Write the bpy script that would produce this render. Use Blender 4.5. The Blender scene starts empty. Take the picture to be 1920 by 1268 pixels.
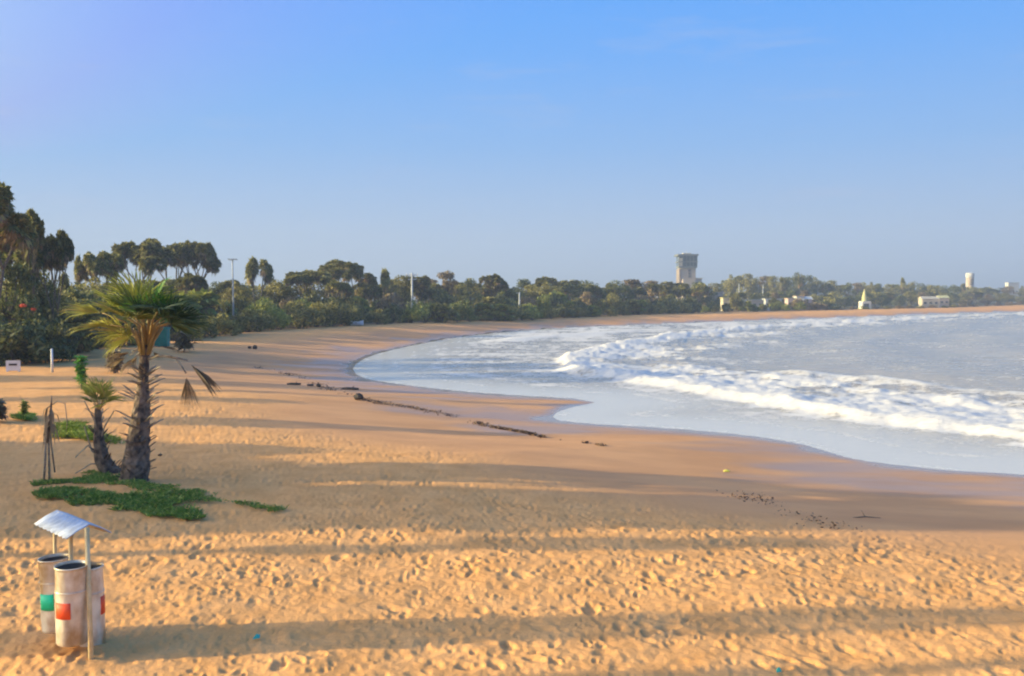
import bpy, math, random
import numpy as np
from mathutils import Vector, Matrix

sc = bpy.context.scene
col = sc.collection
R_ = math.radians

# ------------------------------------------------------------------ camera
CAM_H = 4.2
FPX = 1663.0
PITCH = R_(2.55)
cam_d = bpy.data.cameras.new('camera')
cam = bpy.data.objects.new('camera', cam_d); col.objects.link(cam)
cam_d.sensor_width = 36.0
cam_d.lens = 36.0 * FPX / 1920.0
cam_d.clip_start = 0.1
cam_d.clip_end = 30000
cam.location = (0, 0, CAM_H)
cam.rotation_euler = (math.pi/2 - PITCH, 0, 0)
sc.camera = cam

# ------------------------------------------------------------------ light
SUN_EL = R_(15.0)
SHADOW_DIR = R_(5.0)          # shadows run to the right, slightly away from the camera
sd_ = Vector((math.cos(SUN_EL)*math.cos(SHADOW_DIR), math.cos(SUN_EL)*math.sin(SHADOW_DIR), -math.sin(SUN_EL)))
sun_d = bpy.data.lights.new('sun', 'SUN')
sun_d.energy = 3.05
sun_d.angle = R_(0.6)
sun_d.color = (1.0, 0.84, 0.42)
sun = bpy.data.objects.new('sun', sun_d); col.objects.link(sun)
sun.rotation_euler = sd_.to_track_quat('-Z', 'Y').to_euler()
sun.location = (-50, 0, 40)

world = bpy.data.worlds.new('World'); sc.world = world
world.use_nodes = True
wn = world.node_tree.nodes; wl = world.node_tree.links
for n in list(wn): wn.remove(n)
w_out = wn.new('ShaderNodeOutputWorld'); w_bg = wn.new('ShaderNodeBackground')
w_sky = wn.new('ShaderNodeTexSky'); w_sky.sky_type = 'NISHITA'; w_sky.sun_disc = False
w_sky.sun_elevation = SUN_EL
w_sky.sun_rotation = math.atan2(-sd_.x, -sd_.y)
w_sky.altitude = 0; w_sky.air_density = 1.0; w_sky.dust_density = 10.0; w_sky.ozone_density = 3.0
w_bg.inputs['Strength'].default_value = 0.15
# the photograph's graded sky: gentle colour balance and a few faint wisps of cloud
tc = wn.new('ShaderNodeTexCoord'); mp = wn.new('ShaderNodeMapping'); mp.inputs['Scale'].default_value = (2.2, 2.2, 16)
nz = wn.new('ShaderNodeTexNoise'); nz.inputs['Scale'].default_value = 2.6; nz.inputs['Detail'].default_value = 7; nz.inputs['Roughness'].default_value = .62
cr = wn.new('ShaderNodeValToRGB'); cr.color_ramp.elements[0].position = .56; cr.color_ramp.elements[1].position = .78
cr.color_ramp.elements[0].color = (0,0,0,1); cr.color_ramp.elements[1].color = (.30,.30,.30,1)
hsv = wn.new('ShaderNodeHueSaturation'); hsv.inputs['Saturation'].default_value = 1.35
# pale air low over the horizon all the way round, deepening upwards; the glow round the sun outshines it
gm = wn.new('ShaderNodeNewGeometry'); sx_ = wn.new('ShaderNodeSeparateXYZ'); neg = wn.new('ShaderNodeMath'); neg.operation = 'MULTIPLY'; neg.inputs[1].default_value = -1.0
wl.new(gm.outputs['Incoming'], sx_.inputs[0]); wl.new(sx_.outputs['Z'], neg.inputs[0])
air = wn.new('ShaderNodeValToRGB'); wl.new(neg.outputs[0], air.inputs[0])
AK = 1.0
def airc(c): return (c[0]*AK, c[1]*AK, c[2]*AK, 1)
e_ = air.color_ramp.elements; e_[0].position = 0.0; e_[0].color = airc((.47,.585,.76)); e_[1].position = .36; e_[1].color = airc((.085,.37,.99))
for p_, c_ in ((.07,(.44,.575,.78)),(.165,(.26,.49,.87)),(.26,(.155,.425,.95))):
    k_ = e_.new(p_); k_.color = airc(c_)
avs = wn.new('ShaderNodeVectorMath'); avs.operation = 'SCALE'; avs.inputs['Scale'].default_value = 2.3; wl.new(air.outputs[0], avs.inputs[0])
bal = wn.new('ShaderNodeMix'); bal.data_type = 'RGBA'; bal.blend_type = 'LIGHTEN'; bal.inputs['Factor'].default_value = 1.0
mx = wn.new('ShaderNodeMix'); mx.data_type = 'RGBA'; mx.inputs['B'].default_value = (1.1, 1.25, 1.7, 1)
wl.new(tc.outputs['Generated'], mp.inputs['Vector']); wl.new(mp.outputs[0], nz.inputs['Vector']); wl.new(nz.outputs[0], cr.inputs[0])
wl.new(w_sky.outputs[0], hsv.inputs['Color']); sk_ = wn.new('ShaderNodeVectorMath'); sk_.operation = 'SCALE'; sk_.inputs['Scale'].default_value = .78; wb_ = wn.new('ShaderNodeVectorMath'); wb_.operation = 'MULTIPLY'; wb_.inputs[1].default_value = (.94, 1.03, 1.0); wl.new(hsv.outputs[0], wb_.inputs[0]); wl.new(wb_.outputs[0], sk_.inputs[0]); wl.new(sk_.outputs[0], bal.inputs['A']); wl.new(avs.outputs[0], bal.inputs['B']); wl.new(bal.outputs['Result'], mx.inputs['A']); wl.new(cr.outputs[0], mx.inputs['Factor'])
wl.new(mx.outputs['Result'], w_bg.inputs['Color']); wl.new(w_bg.outputs[0], w_out.inputs['Surface'])

sc.view_settings.view_transform = 'Standard'
sc.view_settings.look = 'None'
sc.view_settings.gamma = 1.0
sc.view_settings.use_curve_mapping = False
sc.view_settings.exposure = 1.6
sc.render.engine = 'CYCLES'
sc.cycles.max_bounces = 6
sc.cycles.volume_bounces = 0
sc.cycles.transparent_max_bounces = 8
sc.cycles.filter_width = 2.1

# ------------------------------------------------------------------ numeric helpers
def hash2(ix, iy, seed):
    h = (ix.astype(np.int64)*374761393 + iy.astype(np.int64)*668265263 + seed*974634777) & 0x7fffffff
    h = ((h ^ (h >> 13)) * 1274126177) & 0x7fffffff
    h = (h ^ (h >> 16)) & 0x7fffffff
    return (h % 1000003) / 1000003.0
def vnoise(x, y, seed=0):
    ix = np.floor(x); iy = np.floor(y); fx = x-ix; fy = y-iy
    ix = ix.astype(np.int64); iy = iy.astype(np.int64)
    ux = fx*fx*(3-2*fx); uy = fy*fy*(3-2*fy)
    a = hash2(ix, iy, seed); b = hash2(ix+1, iy, seed); c = hash2(ix, iy+1, seed); d = hash2(ix+1, iy+1, seed)
    return (a*(1-ux)+b*ux)*(1-uy) + (c*(1-ux)+d*ux)*uy
def fbm(x, y, octs=4, seed=0, gain=.5):
    s = 0; a = 1; t = 0
    for o in range(octs):
        s = s + a*vnoise(x*2**o+17.3*o, y*2**o-9.1*o, seed+o*31); t += a; a *= gain
    return s/t
def sstep(a, b, x):
    t = np.clip((x-a)/(b-a), 0, 1); return t*t*(3-2*t)
def seg_dist(px, py, line):
    best = np.full(np.shape(px), 1e18)
    for (ax, ay), (bx, by) in zip(line[:-1], line[1:]):
        dx, dy = bx-ax, by-ay; L = dx*dx+dy*dy+1e-12
        t = np.clip(((px-ax)*dx+(py-ay)*dy)/L, 0, 1)
        best = np.minimum(best, (px-ax-t*dx)**2+(py-ay-t*dy)**2)
    return np.sqrt(best)
def in_poly(px, py, poly):
    ins = np.zeros(np.shape(px), bool); n = len(poly)
    for i in range(n):
        ax, ay = poly[i]; bx, by = poly[(i+1) % n]
        if ay == by: continue
        c = ((ay > py) != (by > py)) & (px < (bx-ax)*(py-ay)/(by-ay)+ax)
        ins ^= c
    return ins

# pixel of the 1920x1268 photograph -> direction in the world (used only to read off positions)
def ray(px, py):
    cx = (px-960)/FPX; cy = -(py-634)/FPX
    return Vector((cx, math.cos(PITCH)+cy*math.sin(PITCH), -math.sin(PITCH)+cy*math.cos(PITCH)))
def on_z(px, py, z):
    d = ray(px, py); t = (z-CAM_H)/d.z
    return (d.x*t, d.y*t)

WATER = -1.0
shore_px = [(2100,905),(1920,890),(1800,884),(1700,875),(1600,862),(1550,847),(1500,832),(1400,816),(1250,803),(1100,795),(1030,787),(1050,768),(1135,751),
            (920,739),(830,731),(740,720),(672,709),(658,688),(690,668),(750,652),(860,631),(1000,617),(1200,608),(1400,601),(1600,594),(1760,588),(1920,584)]
shore = [on_z(x, y, WATER) for x, y in shore_px]
# smooth the read-off line once (Chaikin), keeping the ends
def chaikin(l, n=1):
    for _ in range(n):
        o = [l[0]]
        for a, b in zip(l[:-1], l[1:]):
            o.append((a[0]*.75+b[0]*.25, a[1]*.75+b[1]*.25)); o.append((a[0]*.25+b[0]*.75, a[1]*.25+b[1]*.75))
        o.append(l[-1]); l = o
    return l
shore = chaikin(shore, 1)
shore = [(400,-420),(150,-120),(60,-18),(26,14)] + shore + [(360,470),(620,690),(1050,900),(2200,1500)]
land_poly = shore + [(2200,9000),(-9000,9000),(-9000,-9000),(400,-9000)]
breaker_px = [(2150,850),(1920,822),(1700,790),(1500,764),(1350,738),(1200,715),(1100,703),(1045,690),(1062,672),(1110,655),(1200,640),(1300,626),(1400,615),(1600,603),(1800,593)]
breaker = chaikin([on_z(x, y, WATER) for x, y in breaker_px], 2) + [(270,400)]
breaker2 = chaikin([on_z(x, y, WATER) for x, y in [(940,640),(1000,633),(1080,628),(1180,622)]], 2)
breaker3 = chaikin([on_z(x, y, WATER) for x, y in [(2100,760),(1920,748),(1750,730),(1600,712),(1500,700)]], 2)
veg_px = [(0,692),(100,682),(200,655),(330,642),(400,636),(460,624),(600,614),(760,607),(1000,602),(1200,591),(1400,585),(1600,581),(1760,578),(1920,572)]

def base_h(x, y, detail=True):
    x = np.asarray(x, float); y = np.asarray(y, float)
    d = seg_dist(x, y, shore); ins = in_poly(x, y, land_poly)
    s = np.where(ins, d, -d)
    up = 1.0*sstep(0, 17, s)*.75 + .25*np.clip(s/17, 0, 1) + np.clip(s, 0, 1.5)*.012
    dn = np.where(s > -6, .012*s, .012*-6 + .05*(s+6))
    z = WATER + np.where(s > 0, up, np.maximum(dn, -6))
    z = z + 1.6*sstep(25, 140, s)*sstep(110, 330, y)
    # the low mound the palms stand on
    z = z + .16*np.exp(-(((x+8.6)/2.6)**2 + ((y-18.6)/1.3)**2))
    return z, s
def gz(x, y):
    return float(base_h(np.array([x]), np.array([y]))[0][0])
def at(px, py, up=0.0):
    z = 0.0
    for _ in range(12):
        x, y = on_z(px, py, z); z = .3*z + .7*gz(x, y)
    return Vector((x, y, z+up))
def at_depth(px, py, Y):
    d = ray(px, py); t = Y/d.y
    return Vector((d.x*t, Y, CAM_H+d.z*t))

# ------------------------------------------------------------------ object helpers
def tag(o, label=None, cat=None, group=None, kind=None):
    if label: o['label'] = label
    if cat: o['category'] = cat
    if group: o['group'] = group
    if kind: o['kind'] = kind
    return o
def empty(name, loc=(0,0,0), rz=0):
    o = bpy.data.objects.new(name, None); col.objects.link(o)
    o.location = loc; o.rotation_euler = (0,0,rz); o.empty_display_size = .2
    return o
def np_mesh(name, V, F, mat=None, smooth=False):
    me = bpy.data.meshes.new(name)
    V = np.asarray(V, np.float32)
    if isinstance(F, np.ndarray):
        k = F.shape[1]; nf = F.shape[0]
        me.vertices.add(len(V)); me.vertices.foreach_set('co', V.ravel())
        me.loops.add(nf*k); me.loops.foreach_set('vertex_index', F.astype(np.int32).ravel())
        me.polygons.add(nf); me.polygons.foreach_set('loop_start', np.arange(0, nf*k, k, dtype=np.int32))
        me.update(calc_edges=True)
    else:
        me.from_pydata([tuple(map(float, v)) for v in V], [], F); me.update()
    if smooth: me.polygons.foreach_set('use_smooth', [True]*len(me.polygons))
    if mat: me.materials.append(mat)
    return me
class MB:
    def __init__(s): s.v = []; s.f = []
    def add(s, v, f):
        n = len(s.v); s.v += [tuple(p) for p in v]; s.f += [tuple(i+n for i in q) for q in f]
    def box(s, x0, x1, y0, y1, z0, z1, M=None):
        v = [Vector(p) for p in [(x0,y0,z0),(x1,y0,z0),(x1,y1,z0),(x0,y1,z0),(x0,y0,z1),(x1,y0,z1),(x1,y1,z1),(x0,y1,z1)]]
        if M: v = [M @ p for p in v]
        s.add(v, [(0,3,2,1),(4,5,6,7),(0,1,5,4),(1,2,6,5),(2,3,7,6),(3,0,4,7)])
    def tube(s, pts, rad, n=8, cap=True, jit=0, rnd=None):
        pts = [Vector(p) for p in pts]
        if not hasattr(rad, '__len__'): rad = [rad]*len(pts)
        ring = []; prev = None
        for i, p in enumerate(pts):
            t = (pts[min(i+1, len(pts)-1)] - pts[max(i-1, 0)]).normalized()
            if prev is None:
                a = Vector((0,0,1)) if abs(t.z) < .9 else Vector((1,0,0)); u = t.cross(a).normalized()
            else:
                u = (prev - t*prev.dot(t)).normalized()
            prev = u; w = t.cross(u)
            for k in range(n):
                a = 2*math.pi*k/n; r = rad[i]*(1+(rnd.uniform(-jit, jit) if rnd else 0))
                ring.append(p + u*math.cos(a)*r + w*math.sin(a)*r)
        f = []
        for i in range(len(pts)-1):
            for k in range(n):
                a = i*n+k; b = i*n+(k+1) % n
                f.append((a, b, b+n, a+n))
        if cap:
            f.append(tuple(range(n))[::-1]); f.append(tuple((len(pts)-1)*n+k for k in range(n)))
        s.add(ring, f)
    def lathe(s, prof, n=24, c=(0,0,0), closed=False):
        v = [(c[0]+r*math.cos(2*math.pi*k/n), c[1]+r*math.sin(2*math.pi*k/n), c[2]+z) for r, z in prof for k in range(n)]
        f = []
        for i in range(len(prof)-1):
            for k in range(n):
                a = i*n+k; b = i*n+(k+1) % n; f.append((a, b, b+n, a+n))
        if closed: f.append(tuple((len(prof)-1)*n+k for k in range(n))); f.append(tuple(range(n))[::-1])
        s.add(v, f)
    def build(s, name, mat, parent=None, loc=None, smooth=False, link=True):
        me = bpy.data.meshes.new(name); me.from_pydata(s.v, [], s.f); me.update(); me.materials.append(mat)
        if smooth: me.polygons.foreach_set('use_smooth', [True]*len(me.polygons))
        if not link: return me
        o = bpy.data.objects.new(name, me); col.objects.link(o)
        if parent: o.parent = parent
        if loc: o.location = loc
        return o
def mobj(name, me, parent=None, loc=None):
    o = bpy.data.objects.new(name, me); col.objects.link(o)
    if parent: o.parent = parent
    if loc is not None: o.location = loc
    return o
KIDS = {}
def kids(o): return list(o.children)
def copy_tree(o, parent=None):
    c = o.copy(); col.objects.link(c)
    if parent: c.parent = parent
    for ch in kids(o): copy_tree(ch, c)
    return c

# ------------------------------------------------------------------ materials
def mat_new(name):
    m = bpy.data.materials.new(name); m.use_nodes = True
    nt = m.node_tree; b = nt.nodes['Principled BSDF']; return m, nt, b
def surf(name, c1, c2=None, scale=8, rough=.8, bump=.0, bscale=60, metal=0, detail=5, spec=None, stretch=None, obj_rand=0):
    m, nt, b = mat_new(name); N = nt.nodes; L = nt.links
    tc = N.new('ShaderNodeTexCoord'); mp = N.new('ShaderNodeMapping'); L.new(tc.outputs['Object'], mp.inputs[0])
    if stretch: mp.inputs['Scale'].default_value = stretch
    nz = N.new('ShaderNodeTexNoise'); nz.inputs['Scale'].default_value = scale; nz.inputs['Detail'].default_value = detail
    L.new(mp.outputs[0], nz.inputs['Vector'])
    mr = N.new('ShaderNodeMapRange'); mr.inputs[1].default_value = .36; mr.inputs[2].default_value = .64
    L.new(nz.outputs[0], mr.inputs[0])
    mx = N.new('ShaderNodeMix'); mx.data_type = 'RGBA'
    c2 = c2 or tuple(v*.75 for v in c1)
    mx.inputs['A'].default_value = (*c1, 1); mx.inputs['B'].default_value = (*c2, 1)
    L.new(mr.outputs[0], mx.inputs['Factor']); L.new(mx.outputs['Result'], b.inputs['Base Color'])
    b.inputs['Roughness'].default_value = rough; b.inputs['Metallic'].default_value = metal
    if spec is not None: b.inputs['Specular IOR Level'].default_value = spec
    if bump:
        n2 = N.new('ShaderNodeTexNoise'); n2.inputs['Scale'].default_value = bscale; n2.inputs['Detail'].default_value = 4
        L.new(mp.outputs[0], n2.inputs['Vector'])
        bp = N.new('ShaderNodeBump'); bp.inputs['Strength'].default_value = bump; bp.inputs['Distance'].default_value = .02
        L.new(n2.outputs[0], bp.inputs['Height']); L.new(bp.outputs[0], b.inputs['Normal'])
    return m
def leafmat(name, c1, c2, c3=None, trans=.3, rough=.55, objvar=.25):
    """c1..c2 vary from leaf to leaf, c3 is a rarer third tone"""
    m, nt, b = mat_new(name); N = nt.nodes; L = nt.links
    ge = N.new('ShaderNodeNewGeometry'); oi = N.new('ShaderNodeObjectInfo')
    cr = N.new('ShaderNodeValToRGB'); e = cr.color_ramp.elements
    e[0].color = (*c1, 1); e[0].position = .1; e[1].color = (*c2, 1); e[1].position = .72
    if c3: k = e.new(.95); k.color = (*c3, 1)
    L.new(ge.outputs['Random Per Island'], cr.inputs[0])
    mr = N.new('ShaderNodeMapRange'); mr.inputs[3].default_value = 1-objvar; mr.inputs[4].default_value = 1+objvar
    L.new(oi.outputs['Random'], mr.inputs[0])
    vm = N.new('ShaderNodeVectorMath'); vm.operation = 'SCALE'; L.new(cr.outputs[0], vm.inputs[0]); L.new(mr.outputs[0], vm.inputs['Scale'])
    L.new(vm.outputs[0], b.inputs['Base Color'])
    b.inputs['Roughness'].default_value = rough; b.inputs['Specular IOR Level'].default_value = .35
    tr = N.new('ShaderNodeBsdfTranslucent'); L.new(vm.outputs[0], tr.inputs[0])
    ms = N.new('ShaderNodeMixShader'); ms.inputs[0].default_value = trans
    L.new(b.outputs[0], ms.inputs[1]); L.new(tr.outputs[0], ms.inputs[2])
    L.new(ms.outputs[0], N['Material Output'].inputs['Surface'])
    return m

# sand
def sand_material():
    m, nt, b = mat_new('sand'); N = nt.nodes; L = nt.links
    tc = N.new('ShaderNodeTexCoord')
    def noise(s, d=5, r=.55, stretch=None):
        n = N.new('ShaderNodeTexNoise'); n.inputs['Scale'].default_value = s; n.inputs['Detail'].default_value = d; n.inputs['Roughness'].default_value = r
        if stretch:
            mp = N.new('ShaderNodeMapping'); mp.inputs['Scale'].default_value = stretch; L.new(tc.outputs['Object'], mp.inputs[0]); L.new(mp.outputs[0], n.inputs['Vector'])
        else: L.new(tc.outputs['Object'], n.inputs['Vector'])
        return n
    def mix(a, bb, f):
        x = N.new('ShaderNodeMix'); x.data_type = 'RGBA'
        for s, v in (('A', a), ('B', bb)):
            if isinstance(v, tuple): x.inputs[s].default_value = (*v, 1)
            else: L.new(v, x.inputs[s])
        L.new(f, x.inputs['Factor']); return x.outputs['Result']
    def rng(v, a, bb, c=0, d=1):
        r = N.new('ShaderNodeMapRange'); r.inputs[1].default_value = a; r.inputs[2].default_value = bb; r.inputs[3].default_value = c; r.inputs[4].default_value = d
        L.new(v, r.inputs[0]); return r.outputs[0]
    def attr(n):
        a = N.new('ShaderNodeAttribute'); a.attribute_name = n; return a.outputs['Fac']
    dry = mix((.63,.296,.100), (.75,.372,.140), rng(noise(1.3, 8, .65).outputs[0], .35, .65))
    dry = mix(dry, (.44,.205,.082), rng(noise(23, 4, .7).outputs[0], .56, .72, 0, .55))
    damp = mix((.50,.25,.115), (.61,.31,.14), rng(noise(.35, 6, .6, (.6,1.5,1)).outputs[0], .38, .62))
    damp = mix(damp, (.34,.185,.095), rng(noise(1.1, 7, .7, (.5,2.2,1)).outputs[0], .60, .74, 0, .6))
    c = mix(dry, damp, attr('damp'))
    c = mix(c, (.27,.18,.125), attr('wet'))
    scrub = mix((.16,.125,.07), (.09,.085,.04), rng(noise(.6, 6).outputs[0], .4, .6))
    c = mix(c, scrub, attr('scrub'))
    L.new(c, b.inputs['Base Color'])
    L.new(rng(attr('wet'), 0, 1, .93, .10), b.inputs['Roughness'])
    L.new(rng(attr('wet'), 0, 1, .12, .6), b.inputs['Specular IOR Level'])
    n1 = noise(9, 6, .6); n2 = noise(60, 3, .6)
    ad = N.new('ShaderNodeMath'); ad.operation = 'MULTIPLY_ADD'; L.new(n2.outputs[0], ad.inputs[0]); ad.inputs[1].default_value = .25; L.new(n1.outputs[0], ad.inputs[2])
    bp = N.new('ShaderNodeBump'); bp.inputs['Distance'].default_value = .035
    dd = N.new('ShaderNodeMath'); dd.operation = 'MAXIMUM'; L.new(attr('damp'), dd.inputs[0]); L.new(attr('wet'), dd.inputs[1])
    L.new(rng(dd.outputs[0], 0, 1, .55, .10), bp.inputs['Strength']); L.new(ad.outputs[0], bp.inputs['Height'])
    # flat where wet
    L.new(bp.outputs[0], b.inputs['Normal'])
    return m

def water_material():
    m, nt, b = mat_new('sea_water'); N = nt.nodes; L = nt.links
    tc = N.new('ShaderNodeTexCoord')
    def noise(s, d=5, r=.55, st=(1,1,1)):
        mp = N.new('ShaderNodeMapping'); mp.inputs['Scale'].default_value = st; L.new(tc.outputs['Object'], mp.inputs[0])
        n = N.new('ShaderNodeTexNoise'); n.inputs['Scale'].default_value = s; n.inputs['Detail'].default_value = d; n.inputs['Roughness'].default_value = r
        L.new(mp.outputs[0], n.inputs['Vector']); return n.outputs[0]
    def rng(v, a, bb, c=0, d=1):
        r = N.new('ShaderNodeMapRange'); r.inputs[1].default_value = a; r.inputs[2].default_value = bb; r.inputs[3].default_value = c; r.inputs[4].default_value = d
        L.new(v, r.inputs[0]); return r.outputs[0]
    at_ = N.new('ShaderNodeAttribute'); at_.attribute_name = 'foam'
    fl = N.new('ShaderNodeAttribute'); fl.attribute_name = 'shallow'
    # break the foam up finely
    ad = N.new('ShaderNodeMath'); ad.operation = 'ADD'; L.new(at_.outputs['Fac'], ad.inputs[0])
    L.new(rng(noise(2.4, 8, .7), .3, .7, -.36, .36), ad.inputs[1])
    foam = rng(ad.outputs[0], .30, .72)
    w = N.new('ShaderNodeMix'); w.data_type = 'RGBA'; w.inputs['A'].default_value = (.37,.31,.225,1); w.inputs['B'].default_value = (.58,.52,.43,1)
    L.new(fl.outputs['Fac'], w.inputs['Factor'])
    x = N.new('ShaderNodeMix'); x.data_type = 'RGBA'; x.inputs['B'].default_value = (.64,.60,.55,1)
    L.new(w.outputs['Result'], x.inputs['A']); L.new(foam, x.inputs['Factor']); L.new(x.outputs['Result'], b.inputs['Base Color'])
    fc = N.new('ShaderNodeMix'); fc.data_type = 'RGBA'; fc.inputs['A'].default_value = (.64,.595,.54,1); fc.inputs['B'].default_value = (.47,.44,.41,1)
    L.new(rng(noise(3.1, 7, .68, (.8,1.6,1)), .50, .66), fc.inputs['Factor']); L.new(fc.outputs['Result'], x.inputs['B'])
    L.new(rng(foam, 0, 1, .20, .8), b.inputs['Roughness']); b.inputs['IOR'].default_value = 1.33
    b.inputs['Specular IOR Level'].default_value = .42
    bp = N.new('ShaderNodeBump'); bp.inputs['Distance'].default_value = .12
    L.new(rng(fl.outputs['Fac'], 0, 1, .55, .05), bp.inputs['Strength'])
    h = N.new('ShaderNodeMath'); h.operation = 'ADD'; L.new(noise(1.4, 6, .6, (.8,1.5,1)), h.inputs[0]); L.new(rng(noise(5, 4, .6), 0, 1, 0, .35), h.inputs[1])
    L.new(h.outputs[0], bp.inputs['Height']); L.new(bp.outputs[0], b.inputs['Normal'])
    return m

M = {}
M['sand'] = sand_material()
M['water'] = water_material()
M['doum'] = leafmat('palm_leaf_green', (.10,.105,.032), (.24,.22,.065), (.40,.34,.11), .40)
M['dead'] = leafmat('palm_leaf_dead', (.20,.135,.075), (.36,.25,.14), (.11,.07,.04), .12, .8)
M['bark'] = surf('palm_bark', (.17,.14,.11), (.085,.068,.055), 5, .9, .6, 30, stretch=(1,1,3))
M['olive'] = leafmat('leaf_olive', (.13,.12,.03), (.29,.255,.06), (.46,.38,.10), .42)
M['deep'] = leafmat('leaf_deep_green', (.055,.07,.022), (.125,.14,.04), (.26,.23,.07), .36)
M['lime'] = leafmat('leaf_bright_green', (.14,.17,.03), (.28,.29,.05), (.40,.36,.08), .3)
M['rust'] = leafmat('leaf_russet', (.15,.10,.055), (.24,.17,.085), (.28,.22,.09), .2)
M['frond'] = leafmat('fan_leaf_green', (.17,.20,.03), (.29,.31,.05), (.44,.42,.08), .45, .45, .3)
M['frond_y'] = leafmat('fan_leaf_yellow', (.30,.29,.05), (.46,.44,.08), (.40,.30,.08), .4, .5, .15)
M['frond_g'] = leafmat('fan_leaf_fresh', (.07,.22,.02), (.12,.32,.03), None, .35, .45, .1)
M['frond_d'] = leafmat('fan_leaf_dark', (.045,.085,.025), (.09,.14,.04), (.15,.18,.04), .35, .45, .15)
M['petiole'] = surf('petiole', (.42,.25,.075), (.30,.20,.06), 6, .5)
M['petiole_dry'] = surf('dry_petiole', (.42,.34,.24), (.24,.18,.13), 9, .8)
M['trunk'] = surf('fibrous_trunk', (.24,.17,.12), (.05,.036,.03), 7, .95, .9, 40)
M['creep'] = leafmat('creeper_leaf', (.10,.19,.03), (.19,.32,.045), (.36,.38,.10), .25)
M['creep_y'] = leafmat('sunny_grass', (.12,.19,.02), (.20,.27,.03), (.28,.3,.05), .3)
M['weed'] = surf('seaweed', (.09,.055,.035), (.17,.10,.06), 20, .8)
M['rock'] = surf('dark_rock', (.03,.022,.018), (.06,.042,.032), 8, .7, .6, 30)
M['wood'] = surf('driftwood', (.16,.11,.075), (.09,.06,.045), 10, .85, .4, 40)
M['metal'] = surf('galvanised_sheet', (.50,.54,.62), (.38,.40,.45), 9, .5, .1, 30, metal=.25)
M['zinc'] = surf('drum_metal', (.86,.80,.66), (.42,.27,.13), 2.6, .38, .15, 20, metal=.3, stretch=(1.6,1.6,1))
M['drum_in'] = surf('drum_inside', (.07,.065,.06), (.12,.10,.08), 6, .8)
M['post'] = surf('post_paint', (.80,.60,.30), (.62,.44,.20), 9, .6, .2, 30)
M['green_p'] = surf('green_paint', (.0,.66,.36), (.01,.58,.31), 7, .6)
M['red_p'] = surf('red_paint', (.95,.10,.02), (.88,.085,.02), 7, .6)
M['teal'] = surf('teal_panel', (.0,.20,.15), (.0,.15,.12), 3, .6)
M['white'] = surf('white_paint', (.74,.73,.71), (.62,.60,.57), 2, .6)
M['hull'] = surf('hull_paint', (.70,.70,.80), (.6,.6,.7), 3, .5)
M['grey'] = surf('grey_steel', (.45,.45,.44), (.36,.36,.35), 4, .5)
M['concrete'] = surf('tower_concrete', (.43,.35,.28), (.36,.29,.235), .25, .85)
M['conc_d'] = surf('tower_recess', (.24,.19,.17), (.2,.16,.14), .3, .85)
M['dglass'] = surf('tower_glass', (.05,.065,.07), (.09,.11,.115), .3, .2)
M['slab'] = surf('tower_slab', (.13,.14,.145), (.17,.18,.18), .3, .8)
M['cream'] = surf('cream_plaster', (.46,.41,.32), (.40,.35,.28), .4, .85)
M['pink'] = surf('pink_plaster', (.52,.38,.35), (.45,.33,.31), .4, .85)
M['whitew'] = surf('whitewash', (.54,.52,.50), (.48,.46,.44), .4, .8)
M['yellow'] = surf('yellow_plaster', (.52,.48,.24), (.46,.42,.2), .4, .8)
M['tanw'] = surf('tan_plaster', (.46,.37,.30), (.40,.32,.26), .4, .85)
M['window'] = surf('window_glass', (.05,.055,.065), (.08,.085,.09), 1, .2)
M['coral'] = leafmat('coral_petals', (.75,.12,.06), (.85,.2,.11), None, .3)
M['litter_t'] = surf('teal_plastic', (.02,.42,.36), None, 5, .4)
M['litter_y'] = surf('yellow_plastic', (.75,.62,.05), None, 5, .4)

# ------------------------------------------------------------------ terrain
def pocks(x, y, cell, size, depth, seed, aspect=1.6):
    h = np.zeros_like(x)
    ix = np.floor(x/cell).astype(np.int64); iy = np.floor(y/cell).astype(np.int64)
    for dx in (-1,0,1):
        for dy in (-1,0,1):
            cx = ix+dx; cy = iy+dy
            px_ = (cx + hash2(cx, cy, seed))*cell; py_ = (cy + hash2(cx, cy, seed+1))*cell
            a = -.75+(hash2(cx, cy, seed+2)-.5)*2.2; s = size*(.6+.8*hash2(cx, cy, seed+3)); A = depth*(.15+2.0*hash2(cx, cy, seed+4)**2.2)
            ux = (x-px_)*np.cos(a)+(y-py_)*np.sin(a); uy = -(x-px_)*np.sin(a)+(y-py_)*np.cos(a)
            d2 = (ux/(s*aspect))**2 + (uy/s)**2
            r = np.sqrt(d2)
            h += -A*np.exp(-d2*d2) + .22*A*np.exp(-((r-1.5)/.5)**2)
    return h

def grid_faces(nr, nc, wrap=False):
    i = np.arange(nr-1)[:,None]; j = np.arange(nc if wrap else nc-1)[None,:]
    j2 = (j+1) % nc
    return np.stack([i*nc+j, i*nc+j2, (i+1)*nc+j2, (i+1)*nc+j], -1).reshape(-1, 4)

def polar(dep_hi, dep_lo, step, a0, a1, astep, inner, outer, h, full):
    deps = np.arange(dep_hi, dep_lo, -step)
    rad = h/np.tan(np.radians(deps))
    rin = np.array(inner); far = np.geomspace(rad[-1]*1.06, outer, 46)
    rad = np.concatenate([rin, rad, far])
    ang = np.arange(a0, a1, astep)
    if full:
        rest = np.arange(a1, a0+360, 4.0); ang = np.concatenate([ang, rest])
    A, Rr = np.meshgrid(np.radians(ang), rad)
    return Rr*np.sin(A), Rr*np.cos(A), len(rad), len(ang)

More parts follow.
